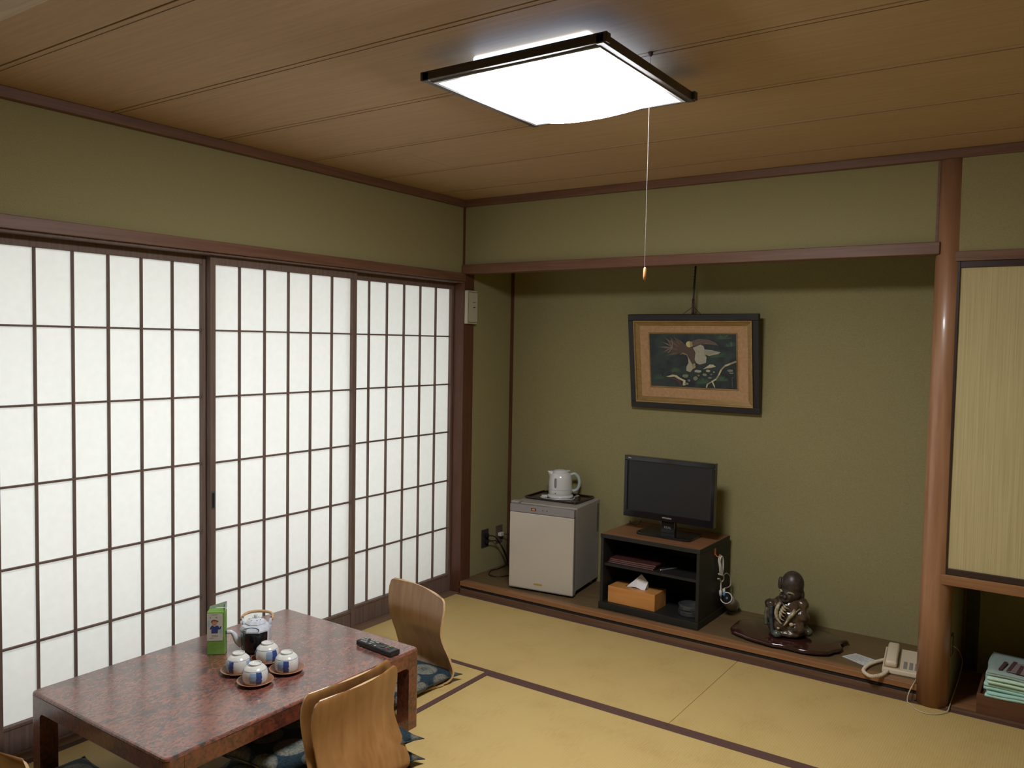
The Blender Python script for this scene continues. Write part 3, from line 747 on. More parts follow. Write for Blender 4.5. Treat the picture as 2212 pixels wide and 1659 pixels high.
# ------------------------------------------------------------------ alcove: small refrigerator, tray and kettle
F = 0.0755
M_fw = mat('fridge_door_beige', (0.50, 0.45, 0.38), 0.16, 0.5, 0, 0.4)
M_fb = speckle('fridge_body_grey_beige', (0.30, 0.27, 0.24), (0.34, 0.31, 0.27), 400, 0.55, 0.3, 0.1)
M_fg = mat('fridge_grey_trim', (0.24, 0.22, 0.22), 0.35)
M_gask = mat('white_gasket', (0.62, 0.60, 0.55), 0.5)
M_gold = mat('brass_badge', (0.55, 0.42, 0.12), 0.35, 0.5, 0.6)
M_blackp = mat('black_plastic', (0.012, 0.012, 0.012), 0.4)
fg = thing('mini_fridge', 'small beige refrigerator with grey top strip standing in the alcove', 'refrigerator', (0.330, 0.072, F), 0.12)
FW, FD, FH = 0.424, 0.415, 0.527
MB().box((0.004, 0.052, 0.028), (FW-0.004, FD, FH), 0.004).build('cabinet', M_fb, fg)
MB().box((0.002, 0.040, 0.022), (FW-0.002, 0.053, FH-0.004), 0.002).build('gasket', M_gask, fg)
dr = MB().box((0.0, 0.0, 0.016), (FW, 0.041, FH-0.052), 0.004).build('door', M_fw, fg)
MB().box((FW-0.010, 0.003, 0.02), (FW+0.0015, 0.040, FH-0.052), 0.002).build('edge_trim', M_fg, dr)
MB().box((0.0, 0.001, 0.012), (FW, 0.040, 0.019), 0.002).build('bottom_trim', M_fg, dr)
MB().box((FW*0.40, -0.0012, 0.045), (FW*0.40+0.055, 0.002, 0.056), 0.0005).build('badge', M_gold, dr)
st = MB().box((0.0, 0.0, FH-0.050), (FW, 0.041, FH-0.003), 0.003).build('control_strip', M_fg, fg)
MB().box((FW*0.335, -0.0015, FH-0.034), (FW*0.335+0.034, 0.002, FH-0.018), 0.003).build('switch_surround', M_blackp, st)
MB().box((FW*0.335+0.005, -0.0028, FH-0.031), (FW*0.335+0.029, 0.001, FH-0.021), 0.002).build('orange_switch', mat('orange_switch_lens', (0.75, 0.20, 0.06), 0.3), st)
for dx in (0.52, 0.585): MB().lathe([(0.003, 0), (0.003, 0.003)], 12, Matrix.Translation((FW*dx, -0.001, FH-0.026)) @ Matrix.Rotation(-PI/2, 4, 'X')).build('indicator', M_blackp, st)
MB().box((-0.006, 0.02, FH-0.004), (0.05, 0.075, FH+0.010), 0.006).build('hinge_cover', M_fb, fg)
for k in range(17): MB().box((FW-0.0045, 0.375, FH-0.20+k*0.0105), (FW-0.0030, 0.402, FH-0.195+k*0.0105)).build('vent_slot', M_blackp, fg)
for x, y in ((0.04, 0.06), (FW-0.04, 0.06), (0.04, 0.37), (FW-0.04, 0.37)): MB().lathe([(0.014, 0.0), (0.014, 0.03)], 14, Matrix.Translation((x, y, 0))).build('foot', M_gask if y > .3 else M_blackp, fg)

M_trayk = mat('dark_lacquer_tray', (0.022, 0.010, 0.009), 0.25, 0.5, 0, 0.3)
ZT = F+FH+0.001
tr = thing('serving_tray', 'dark lacquer tray on top of the small refrigerator', 'tray', (0.492, 0.385, ZT), 0.06)
MB().prism(rrect(-0.178, -0.125, 0.178, 0.125, 0.02), 0.005).build('base', M_trayk, tr)
MB().tube([(a, b, 0.009) for a, b in rrect(-0.182, -0.129, 0.182, 0.129, 0.022, 6)], 0.0055, 8, True).build('rim', M_trayk, tr, True)
M_kw = mat('kettle_white', (0.66, 0.65, 0.63), 0.16, 0.5, 0, 0.4); M_kg = mat('kettle_grey_handle', (0.42, 0.47, 0.46), 0.3)
kt = thing('electric_kettle', 'white electric kettle with grey handle on the tray above the refrigerator', 'kettle', (0.490, 0.395, ZT+0.005), math.radians(34.5))
MB().lathe([(0.080, 0.0), (0.083, 0.004), (0.082, 0.014), (0.075, 0.019)], 40).build('power_base', M_kw, kt, True)
kp = catmull([(0.070, 0.019, 0), (0.0745, 0.030, 0), (0.0745, 0.060, 0), (0.0735, 0.10, 0), (0.069, 0.130, 0), (0.060, 0.150, 0), (0.050, 0.160, 0)], 4)
MB().lathe([(p.x, p.y) for p in kp], 44).build('body', M_kw, kt, True)
MB().lathe([(0.0748, 0.052), (0.0752, 0.055)], 44, None, False).build('seam', M_kg, kt, True)
ld = MB().lathe([(0.051, 0.158), (0.049, 0.166), (0.038, 0.173), (0.015, 0.177), (0.001, 0.1775)], 36).build('lid', M_kw, kt, True)
MB().box((0.028, -0.012, 0.164), (0.060, 0.012, 0.172), 0.004).build('lid_button', M_kg, ld)
MB().raw([(-0.056, -0.024, 0.145), (-0.056, 0.024, 0.145), (-0.082, 0.0, 0.166), (-0.048, -0.024, 0.166), (-0.048, 0.024, 0.166), (-0.068, 0, 0.132)], [[0, 3, 2], [1, 2, 4], [3, 4, 2], [0, 2, 5], [1, 5, 2], [0, 5, 1], [0, 1, 4, 3]]).build('spout', M_kw, kt)
MB().tube(catmull([(0.062, 0, 0.143), (0.088, 0, 0.150), (0.112, 0, 0.128), (0.119, 0, 0.090), (0.108, 0, 0.055), (0.086, 0, 0.042), (0.070, 0, 0.046)], 5), 0.0105, 12).build('handle', M_kg, kt, True)
o = MB().raw([(0.0758*math.cos(a), 0.0758*math.sin(a), z) for z, hwid in ((0.068, .03), (0.072, .085), (0.08, .11), (0.118, .11), (0.126, .085), (0.130, .03)) for a in (math.radians(-118)-hwid, math.radians(-118), math.radians(-118)+hwid)],
               [[i*3+k, i*3+k+1, i*3+k+4, i*3+k+3] for i in range(5) for k in range(2)]).build('water_window', mat('water_window', (0.22, 0.19, 0.20), 0.25), kt, True)
MB().ball((0.0745*math.cos(math.radians(-118)), 0.0745*math.sin(math.radians(-118)), 0.035), 0.0035).build('pilot_light', M_blackp, kt, True)
MB().tube(catmull([(-0.09, 0.03, 0.004), (-0.125, -0.02, 0.004), (-0.085, -0.085, 0.004), (0.0, -0.103, 0.004), (0.075, -0.082, 0.004), (0.09, -0.02, 0.008), (0.12, 0.02, 0.006), (0.10, 0.06, 0.004)], 6), 0.003, 8).build('cord', M_kw, kt, True)
MB().box((-0.118, -0.045, 0.002), (-0.082, -0.012, 0.018), 0.004).build('plug', M_gask, kt)

# wall outlets on the alcove side wall and their cords
M_plate_d = mat('dark_outlet_plate', (0.035, 0.035, 0.032), 0.5); M_plate_b = mat('brown_outlet_plate', (0.11, 0.075, 0.055), 0.5)
ot = thing('wall_outlet', 'black double wall outlet low on the alcove side wall', 'outlet', (-0.005, 0.270, 0.296))
MB().box((0, -0.037, -0.058), (0.007, 0.037, 0.058), 0.002).build('plate', M_plate_d, ot)
for dz in (0.02, -0.02): MB().box((0.006, -0.012, dz-0.011), (0.030, 0.014, dz+0.011), 0.003).build('plug', M_blackp, ot)
ot2 = thing('wall_outlet', 'brown wall outlet with a small white adapter beside the refrigerator', 'outlet', (-0.005, 0.430, 0.296))
MB().box((0, -0.036, -0.058), (0.007, 0.036, 0.058), 0.002).build('plate', M_plate_b, ot2)
MB().box((0.006, -0.018, -0.012), (0.032, 0.018, 0.012), 0.003).build('white_adapter', M_gask, ot2)
def cord(label, pts, r, m, name='power_cord', group=None):
    o = MB().tube(catmull(pts, 6), r, 8).build(name, m, None, True)
    return tag(o, label, 'cord', group)
cord('black cord curving from the upper socket down behind the refrigerator', [(0.025, 0.275, 0.316), (0.05, 0.32, 0.30), (0.05, 0.40, 0.21), (0.06, 0.45, 0.11), (0.10, 0.44, 0.084), (0.20, 0.47, 0.084)], 0.0035, M_blackp)
cord('black cord from the lower socket looping on the alcove floor', [(0.025, 0.272, 0.276), (0.05, 0.34, 0.27), (0.05, 0.43, 0.18), (0.05, 0.46, 0.10), (0.04, 0.38, 0.080), (0.03, 0.30, 0.080), (0.08, 0.215, 0.080), (0.15, 0.215, 0.080), (0.19, 0.30, 0.080), (0.24, 0.50, 0.081)], 0.0035, M_blackp)
cord('thin black cord from the white adapter to the refrigerator back', [(0.026, 0.445, 0.296), (0.06, 0.475, 0.285), (0.12, 0.505, 0.24), (0.22, 0.515, 0.20)], 0.0028, M_blackp)

# ------------------------------------------------------------------ TV cabinet and its contents
M_cabb = mat('black_cabinet_board', (0.016, 0.015, 0.013), 0.5, 0.35)
M_cabt = grain('cabinet_top_walnut', (0.17, 0.072, 0.032), (0.25, 0.115, 0.052), 'x', 5, 12, 0.4, 0.4, 0.02)
cb = thing('tv_cabinet', 'black open cabinet with brown top and one shelf under the television', 'cabinet', (0.955, 0.080, F), math.radians(-1.0))
CW, CD, CH = 0.594, 0.425, 0.430
MB().box((-0.004, -0.010, 0.0), (CW+0.004, CD, 0.040), 0.002).build('plinth', M_cabb, cb)
MB().box((0.0, 0.0, 0.040), (0.018, CD, CH-0.024), 0.001).build('side_panel', M_cabb, cb)
MB().box((CW-0.018, 0.0, 0.040), (CW, CD, CH-0.024), 0.001).build('side_panel', M_cabb, cb)
MB().box((0.018, CD-0.008, 0.040), (CW-0.018, CD, CH-0.024)).build('back_panel', M_cabb, cb)
MB().box((0.018, 0.012, 0.247), (CW-0.018, CD-0.008, 0.262), 0.001).build('shelf', M_cabb, cb)
tpn = MB().box((-0.002, -0.004, CH-0.024), (CW+0.002, CD, CH-0.001), 0.002).build('top', M_cabb, cb)
MB().box((0.0, 0.0, CH-0.0012), (CW, CD-0.001, CH+0.0005)).build('top_veneer', M_cabt, tpn)

M_tiss = grain('tissue_box_wood', (0.46, 0.19, 0.050), (0.60, 0.28, 0.085), 'x', 3, 7, 0.4, 0.4, 0.02)
M_tissue = mat('white_tissue', (0.75, 0.73, 0.74), 0.8)
tx = thing('tissue_box', 'light wooden tissue box on the bottom of the black cabinet', 'tissue box', (0.998, 0.098, F+0.040), math.radians(-1.0))
MB().box((0, 0, 0), (0.290, 0.006, 0.088), 0.001).box((0, 0.139, 0), (0.290, 0.145, 0.088), 0.001).box((0, 0.006, 0), (0.006, 0.139, 0.088)).box((0.284, 0.006, 0), (0.290, 0.139, 0.088)).build('walls', M_tiss, tx)
MB().box((0.0, 0.0, 0.086), (0.290, 0.052, 0.092), 0.001).box((0.0, 0.092, 0.086), (0.290, 0.145, 0.092), 0.001).box((0.0, 0.052, 0.086), (0.08, 0.092, 0.092)).box((0.21, 0.052, 0.086), (0.290, 0.092, 0.092)).build('lid', M_tiss, tx)
o = MB().raw([(0.085, 0.06, 0.088), (0.205, 0.045, 0.088), (0.215, 0.07, 0.135), (0.165, 0.085, 0.168), (0.155, 0.06, 0.150), (0.15, 0.045, 0.10), (0.125, 0.075, 0.12), (0.205, 0.095, 0.09), (0.10, 0.09, 0.09)],
         [[0, 5, 4], [0, 4, 3], [5, 1, 2], [5, 2, 4], [4, 2, 3], [0, 3, 8], [8, 3, 7], [7, 3, 2], [7, 2, 1]]).build('tissue', M_tissue, tx)
md = o.modifiers.new('s', 'SOLIDIFY'); md.thickness = 0.0006

M_folder = mat('maroon_folder', (0.075, 0.026, 0.022), 0.4); M_fedge = mat('folder_edge', (0.18, 0.10, 0.09), 0.5)
for k in range(3):
    q = thing('folder', ['lowest maroon folder in the stack on the cabinet shelf', 'middle maroon folder in the stack on the cabinet shelf', 'topmost maroon folder in the stack on the cabinet shelf'][k], 'folder', (0.985+0.004*k, 0.112+0.003*k, F+0.262+0.0085*k), math.radians(-1.0+0.8*k), 'maroon folders on the cabinet shelf')
    MB().box((0, 0, 0), (0.285, 0.21, 0.0015), 0.0004).box((0, 0, 0.0065), (0.285, 0.21, 0.008), 0.0004).box((0, 0.2, 0), (0.285, 0.21, 0.008)).build('cover', M_folder, q)
    MB().box((0.004, 0.002, 0.0016), (0.281, 0.2, 0.0064)).build('pages', M_fedge, q)
pn = thing('pen', 'thin silver pen lying beside the maroon folders', 'pen', (1.300, 0.125, F+0.2665), math.radians(62))
MB().lathe([(0.001, 0), (0.004, 0.008), (0.004, 0.12), (0.002, 0.125)], 12, Matrix.Rotation(PI/2, 4, 'Y')).build('barrel', mat('silver', (0.6, 0.6, 0.6), 0.25, 0.5, 0.8), pn, True)

M_glass = mat('clear_glass', (0.9, 0.93, 0.93), 0.05, 0.5); bsdf(M_glass).inputs['Transmission Weight'].default_value = 0.95; bsdf(M_glass).inputs['IOR'].default_value = 1.48
for k in range(2):
    q = thing('glass_ashtray', ['lower of two stacked clear glass ashtrays in the cabinet', 'upper of two stacked clear glass ashtrays in the cabinet'][k], 'ashtray', (1.462, 0.170, F+0.0405+0.031*k), 0.3*k, 'stacked glass ashtrays')
    MB().lathe([(0.050, 0), (0.062, 0.004), (0.064, 0.028), (0.058, 0.030), (0.054, 0.010), (0.001, 0.008)], 12).build('bowl', M_glass, q)

# television
M_tvb = mat('glossy_black_bezel', (0.008, 0.008, 0.010), 0.10, 0.5, 0, 0.4)
M_scr = mat('matt_screen', (0.010, 0.010, 0.011), 0.42, 0.5)
M_tvback = mat('tv_back_shell', (0.012, 0.012, 0.012), 0.5)
M_white = mat('white_lettering', (0.6, 0.6, 0.6), 0.5)
tv = thing('television', 'black flat television with glossy bezel on the brown topped cabinet', 'television', (1.281, 0.262, F+CH+0.0005), math.radians(-0.8))
w2, zb, ztv = 0.273, 0.082, 0.434
for a, b in (((-w2, -0.02, ztv-0.026), (w2, 0.018, ztv)), ((-w2, -0.02, zb), (w2, 0.018, zb+0.038)), ((-w2, -0.02, zb+0.038), (-w2+0.021, 0.018, ztv-0.026)), ((w2-0.021, -0.02, zb+0.038), (w2, 0.018, ztv-0.026))):
    MB().box(a, b, 0.002).build('bezel', M_tvb, tv)
MB().box((-w2+0.019, -0.013, zb+0.036), (w2-0.019, 0.0, ztv-0.024)).build('screen', M_scr, tv)
MB().box((-w2+0.006, 0.0, zb+0.004), (w2-0.006, 0.030, ztv-0.004), 0.006).box((-0.18, 0.028, zb+0.03), (0.18, 0.062, ztv-0.06), 0.01).build('back_shell', M_tvback, tv)
MB().box((-0.042, -0.004, 0.012), (0.042, 0.026, zb+0.03), 0.004).build('neck', M_tvb, tv)
MB().prism(rrect(-0.165, -0.085, 0.165, 0.115, 0.03), 0.014).build('stand', M_tvb, tv, bevel=0.003)
def text(body, size, loc, rot, m, par, name='lettering', align='CENTER', ext=0.0002):
    c = bpy.data.curves.new(name, 'FONT'); c.body = body; c.size = size; c.extrude = ext; c.align_x = align; c.align_y = 'CENTER'
    c.materials.append(m); t_ = bpy.data.objects.new(name, c); me = bpy.data.meshes.new_from_object(t_); bpy.data.objects.remove(t_); o = bpy.data.objects.new(name, me); COL.objects.link(o); o.parent = par; o.location = loc; o.rotation_euler = rot; return o
text('MITSUBISHI', 0.011, (0.0, -0.0206, zb+0.019), (PI/2, 0, 0), M_white, tv)
text('REAL', 0.009, (-w2+0.034, -0.0206, ztv-0.013), (PI/2, 0, 0), M_white, tv)
text('REAL', 0.020, (0.0, -0.0046, 0.045), (PI/2, 0, 0), mat('grey_lettering', (0.2, 0.2, 0.2), 0.4), tv)
cord('thin black cord from the television running off the cabinet top to the left', [(1.10, 0.29, 0.56), (1.05, 0.34, 0.52), (0.99, 0.40, 0.512), (0.945, 0.46, 0.508), (0.935, 0.51, 0.44), (0.92, 0.52, 0.20)], 0.0028, M_blackp)

# hook with tied white cord, plugs, and the grey cylindrical appliance
M_hook = mat('orange_hook', (0.50, 0.13, 0.05), 0.4); M_wcord = mat('white_cord', (0.60, 0.58, 0.53), 0.5); M_blue = mat('blue_plug', (0.06, 0.20, 0.42), 0.35)
hk = thing('wall_hook', 'small orange adhesive hook on the right side of the cabinet', 'hook', (1.5510, 0.281, 0.452))
MB().box((0, -0.008, -0.016), (0.004, 0.008, 0.020), 0.003).build('plate', M_hook, hk)
MB().tube(catmull([(0.003, 0, -0.012), (0.012, 0.004, -0.024), (0.022, 0.010, -0.022), (0.024, 0.012, -0.012)], 4), 0.003, 8).build('arm', M_hook, hk, True)
wcq = thing('cable_bundle', 'tied white cable bundle hanging from the orange hook beside the cabinet', 'cable', (1.5720, 0.300, 0.430))
def loop(a, b, c_, r=0.0034): MB().tube(catmull([a, b, c_], 6), r, 8).build('strand', M_wcord, wcq, True)
lp = catmull([(0, 0.014, -0.105), (0.003, -0.006, -0.06), (0.0, -0.014, -0.02), (0.002, 0.0, 0.002), (0.004, 0.020, -0.012), (0.004, 0.028, -0.05), (0.002, 0.022, -0.105)], 6)
MB().tube(lp, 0.0036, 8).build('strand', M_wcord, wcq, True)
MB().tube([p+Vector((0.007, 0.003, -0.004)) for p in lp], 0.0036, 8).build('strand', M_wcord, wcq, True)
MB().tube(catmull([(0.0, -0.01, -0.098), (0.008, 0.012, -0.108), (0.010, 0.040, -0.118), (0.006, 0.055, -0.140), (0.002, 0.040, -0.152), (0.0, 0.022, -0.142), (0.004, 0.0, -0.128), (0.002, -0.022, -0.122)], 6), 0.0042, 8).build('knot', M_wcord, wcq, True)
MB().tube(catmull([(0.004, 0.045, -0.120), (0.006, 0.10, -0.118), (0.005, 0.16, -0.150), (0.005, 0.175, -0.195), (0.006, 0.14, -0.205), (0.006, 0.07, -0.196)], 6), 0.003, 8).build('strand', M_wcord, wcq, True)
MB().tube(catmull([(0.002, 0.024, -0.15), (0.004, 0.022, -0.19), (0.004, 0.016, -0.200)], 5), 0.004, 8).build('strand', M_wcord, wcq, True)
MB().tube([(0.004, 0.016, -0.196), (0.006, 0.016, -0.226)], 0.0075, 12).build('plug', M_wcord, wcq, True)
MB().tube([(0.006, 0.060, -0.195), (0.010, 0.056, -0.218)], 0.0085, 12).build('plug', M_wcord, wcq, True)
MB().tube([(0.010, 0.056, -0.216), (0.013, 0.054, -0.236)], 0.010, 12).build('blue_connector', M_blue, wcq, True)
tq = thing('cylindrical_appliance', 'small grey cylindrical appliance with a white ring round its dark mouth, leaning beside the cabinet', 'appliance', (1.596, 0.435, F))
ax = Vector((0.036, -0.85, 0.53)).normalized()
rotm = ax.to_track_quat('Z', 'Y').to_matrix().to_4x4()
Mt = Matrix.Translation((0.0, 0.035, 0.036)) @ rotm
M_tg = mat('appliance_grey_body', (0.34, 0.30, 0.25), 0.45); M_tgreen = mat('appliance_grey_green_end', (0.09, 0.11, 0.085), 0.5)
MB().lathe([(0.036, 0.0), (0.0385, 0.006), (0.0385, 0.016), (0.036, 0.022)], 32, Mt).build('end_cap', M_tgreen, tq, True)
MB().lathe([(0.0345, 0.018), (0.0345, 0.09), (0.0315, 0.150)], 32, Mt).build('barrel', M_tg, tq, True)
MB().lathe([(0.030, 0.1515), (0.001, 0.152)], 32, Mt).build('lens', M_blackp, tq, True)
MB().tube([Mt @ Vector((0.0305*math.cos(2*PI*k/36), 0.0305*math.sin(2*PI*k/36), 0.151)) for k in range(36)], 0.0032, 8, True).build('white_ring', M_gask, tq, True)

# ------------------------------------------------------------------ framed painting
fp = thing('framed_picture', 'framed painting of a bird of prey hanging tilted forward in the alcove', 'picture', (1.310, 0.500, 1.200))
tilt = math.atan2(0.08, 0.555); FWD, FHT = 0.786, 0.560
Mf = Matrix.Rotation(tilt, 4, 'X')      # top leans towards the viewer
M_frk = mat('black_frame', (0.014, 0.011, 0.012), 0.45); M_frg = grain('antique_gold_frame', (0.26, 0.16, 0.05), (0.36, 0.23, 0.085), 'x', 20, 4, 0.4, 0.5, 0.05); bsdf(M_frg).inputs['Metallic'].default_value = 0.35
M_mat = speckle('linen_mount', (0.40, 0.235, 0.12), (0.47, 0.29, 0.155), 60, 0.9, 0.1, 0.3)
fpar = fp
def FO(name, mb, m, par=None, **k):
    bmesh.ops.transform(mb.bm, matrix=Mf, verts=mb.bm.verts)
    return mb.build(name, m, par or fpar, **k)
hwf = FWD/2
for nm, a, b in (('frame_bar', (-hwf, 0.0, FHT-0.036), (hwf, 0.034, FHT)), ('frame_bar', (-hwf, 0.0, 0.0), (hwf, 0.034, 0.036)), ('frame_bar', (-hwf, 0.0, 0.036), (-hwf+0.036, 0.034, FHT-0.036)), ('frame_bar', (hwf-0.036, 0.0, 0.036), (hwf, 0.034, FHT-0.036))):
    FO(nm, MB().box(a, b, 0.003), M_frk)
def mitre(x0, z0, x1, z1, w_, yo, yi):
    """four mitred sloping bars of an inner frame"""
    o_ = [(x0, z0), (x1, z0), (x1, z1), (x0, z1)]; i_ = [(x0+w_, z0+w_), (x1-w_, z0+w_), (x1-w_, z1-w_), (x0+w_, z1-w_)]
    res = []
    for k in range(4):
        k2 = (k+1) % 4
        a, b, c, d = o_[k], o_[k2], i_[k2], i_[k]
        v = [(a[0], yo, a[1]), (b[0], yo, b[1]), (c[0], yi, c[1]), (d[0], yi, d[1]), (a[0], 0.03, a[1]), (b[0], 0.03, b[1]), (c[0], 0.03, c[1]), (d[0], 0.03, d[1])]
        res.append(MB().raw(v, [[0, 1, 2, 3], [4, 7, 6, 5], [0, 4, 5, 1], [3, 2, 6, 7], [0, 3, 7, 4], [1, 5, 6, 2]]))
    return res
for mbb in mitre(-hwf+0.036, 0.036, hwf-0.036, FHT-0.036, 0.008, -0.006, -0.004): FO('gold_lip', mbb, M_frg)
for mbb in mitre(-hwf+0.044, 0.044, hwf-0.044, FHT-0.044, 0.026, 0.004, 0.017): FO('gold_slope', mbb, M_frg)
mt_ = FO('mount', MB().box((-hwf+0.066, 0.016, 0.066), (hwf-0.066, 0.022, FHT-0.066)), M_mat)
px0, px1, pz0, pz1 = -0.262, 0.262, 0.134, 0.446
for mbb in mitre(px0-0.006, pz0-0.006, px1+0.006, pz1+0.006, 0.006, 0.010, 0.013): FO('inner_fillet', mbb, M_frg)
M_pbg = mat('painted_dark_ground', (0.02, 0.03, 0.035), 0.6)
tc = N(M_pbg, 'ShaderNodeTexCoord'); nz = N(M_pbg, 'ShaderNodeTexNoise'); nz.inputs['Scale'].default_value = 9; nz.inputs['Detail'].default_value = 6; nz.inputs['Distortion'].default_value = 1.2
cr = N(M_pbg, 'ShaderNodeValToRGB'); cr.color_ramp.elements[0].position = 0.35; cr.color_ramp.elements[0].color = (0.012, 0.017, 0.024, 1); cr.color_ramp.elements[1].position = 0.72; cr.color_ramp.elements[1].color = (0.035, 0.055, 0.045, 1)
L(M_pbg, tc.outputs['Object'], nz.inputs[0]); L(M_pbg, nz.outputs[0], cr.inputs[0]); L(M_pbg, cr.outputs[0], bsdf(M_pbg).inputs['Base Color'])
pt = FO('painting', MB().box((px0, 0.0135, pz0), (px1, 0.016, pz1)), M_pbg)
lay = [0]
def paint(name, poly, col):
    """flat paint patch; poly in canvas fractions (u right, v down)"""
    lay[0] += 1
    P = [(px0+u*(px1-px0), pz1-v*(pz1-pz0)) for u, v in poly]
    y = 0.0134-0.00003*lay[0]
    M = Matrix(((1, 0, 0, 0), (0, 0, -1, y), (0, 1, 0, 0), (0, 0, 0, 1)))
    mb = MB().prism(P, 0.00003, M)
    key = 'paint_%d_%d_%d' % tuple(int(c*1000) for c in col)
    mm = bpy.data.materials.get(key) or mat(key, col, 0.6, 0.3)
    return FO(name, mb, mm, pt)
def cv_(x, y): return ((x-245)/1700.0, (y-185)/1090.0)     # from a 2212 px wide close look at the canvas
def blade(p, q, w0, w1):
    a = Vector(p); b = Vector(q); t = (b-a).normalized(); n_ = Vector((-t.y, t.x)); mid = a.lerp(b, 0.6)
    return [cv_(*v) for v in (a+n_*w0, mid+n_*w1, b, mid-n_*w1, a-n_*w0)]
B1, B2, B3 = (0.095, 0.066, 0.052), (0.13, 0.095, 0.075), (0.21, 0.17, 0.14)
rp = random.Random(3)
# pine tufts and dark green patches
for cx_, cy_, n_, l_ in ((760, 960, 15, 120), (1600, 640, 16, 190), (1720, 280, 14, 150), (1300, 1180, 18, 160), (1650, 1120, 18, 170), (420, 1120, 10, 130), (1850, 420, 12, 120)):
    for k in range(n_):
        an = math.radians(180+180*k/n_+rp.uniform(-8, 8)); q_ = (cx_+l_*math.cos(an), cy_+l_*0.8*math.sin(an))
        paint('pine_needle', blade((cx_, cy_), q_, 3, 9), (0.05+rp.uniform(0, .02), 0.085+rp.uniform(0, .03), 0.062))
# left wing fan
for k, (tx_, ty_) in enumerate(((560, 640), (455, 570), (400, 450), (450, 340), (540, 255), (640, 235), (740, 230), (800, 250), (860, 290), (920, 330))):
    paint('wing_feather', blade((980, 520), (tx_, ty_), 20, 24), B1 if k % 2 else B2)
for k, (tx_, ty_) in enumerate(((600, 600), (520, 560), (480, 450), (520, 350), (600, 280), (700, 260))):
    paint('feather_tip', blade((720, 460), (tx_, ty_), 5, 9), B3)
paint('wing_feather', [cv_(*p) for p in ((800, 520), (840, 420), (920, 360), (1010, 430), (1120, 470), (1165, 600), (1150, 760), (1110, 800), (1050, 690), (1000, 600), (880, 560), (800, 590))], B1)
# right wing and tail
paint('wing_feather', [cv_(*p) for p in ((1090, 330), (1240, 280), (1420, 290), (1560, 350), (1620, 410), (1480, 390), (1320, 390), (1180, 420), (1100, 450))], B2)
for k in range(5): paint('wing_feather', blade((1180, 340+k*12), (1600-k*50, 400-k*10), 4, 8), B3 if k % 2 else B1)
paint('grey_feathers', [cv_(*p) for p in ((1120, 460), (1270, 395), (1330, 420), (1350, 490), (1480, 500), (1660, 545), (1600, 580), (1500, 600), (1440, 620), (1350, 590), (1385, 650), (1370, 760), (1250, 800), (1180, 770), (1150, 700), (1170, 560))], (0.36, 0.34, 0.26))
for k in range(6): paint('feather_line', blade((1340, 500+k*14), (1650-k*38, 548+k*12), 1.5, 3), (0.13, 0.12, 0.09))
for k in range(22):
    a_ = (rp.uniform(1180, 1350), rp.uniform(460, 740)); paint('feather_line', blade(a_, (a_[0]+20, a_[1]+40), 1.5, 3), rp.choice([(0.48, 0.46, 0.36), (0.22, 0.21, 0.16)]))
# head, legs
paint('bird_head', [cv_(1050+62*math.cos(2*PI*k/18), 390+62*math.sin(2*PI*k/18)) for k in range(18)], (0.55, 0.47, 0.22))
paint('bird_head', [cv_(*p) for p in ((1060, 330), (1110, 340), (1120, 430), (1070, 450))], (0.33, 0.26, 0.13))
paint('leg_feathers', [cv_(*p) for p in ((1020, 640), (1100, 790), (1120, 880), (1060, 960), (980, 930), (985, 850), (1030, 770))], (0.36, 0.33, 0.24))
paint('leg_feathers', [cv_(*p) for p in ((1110, 790), (1160, 770), (1170, 860), (1120, 890))], (0.33, 0.26, 0.12))
paint('leg_feathers', [cv_(*p) for p in ((850, 610), (920, 560), (1010, 600), (1030, 700), (1000, 620), (920, 590))], (0.26, 0.19, 0.12))
# snow covered branches
SN = (0.48, 0.45, 0.29); SN2 = (0.36, 0.35, 0.25)
paint('branch', [cv_(*p) for p in ((580, 1080), (740, 1060), (860, 1130), (900, 1250), (860, 1260), (800, 1180), (690, 1120))], (0.07, 0.045, 0.04))
paint('snow', [cv_(*p) for p in ((570, 1070), (700, 1020), (780, 1030), (850, 1080), (960, 1130), (960, 1230), (900, 1240), (910, 1150), (820, 1110), (740, 1060), (640, 1075))], SN)
paint('snow', [cv_(*p) for p in ((1310, 890), (1440, 790), (1510, 790), (1560, 830), (1450, 860), (1380, 870))], SN)
for cx_, cy_, rx_, ry_ in ((1210, 935, 70, 30), (1160, 1080, 45, 50), (960, 1040, 70, 40), (1340, 1000, 45, 30), (1410, 920, 50, 28), (1030, 1130, 28, 24), (980, 1200, 40, 26), (1440, 1060, 40, 22), (1520, 940, 20, 14), (1470, 990, 22, 16), (1220, 1020, 25, 20), (1830, 900, 60, 30), (1850, 950, 50, 16)):
    paint('snow', [cv_(cx_+rx_*math.cos(2*PI*k/10)*rp.uniform(.8, 1.1), cy_+ry_*math.sin(2*PI*k/10)*rp.uniform(.8, 1.1)) for k in range(10)], rp.choice([SN2, (0.2, 0.2, 0.14)]))
br = [(1945, 715), (1830, 765), (1730, 810), (1660, 890), (1610, 1000), (1560, 1080), (1470, 1140), (1390, 1190), (1370, 1260)]
for i in range(len(br)-1):
    a, b_ = Vector(br[i]), Vector(br[i+1]); n_ = (b_-a).normalized(); n_ = Vector((-n_.y, n_.x))*(17-i*0.6)
    paint('branch', [cv_(*v) for v in (a+n_, b_+n_, b_-n_, a-n_)], SN if i % 2 else (0.30, 0.26, 0.16))
paint('branch', blade((1490, 1140), (1540, 1270), 14, 12), SN)
for k in range(9): paint('signature_stroke', blade((1860+rp.uniform(-8, 8), 1030+k*24), (1872+rp.uniform(-12, 12), 1045+k*24), 4, 5), (0.20, 0.19, 0.14))
for k in range(4): paint('signature_stroke', blade((1860, 330+k*24), (1866, 350+k*24), 3, 5), (0.22, 0.24, 0.17))
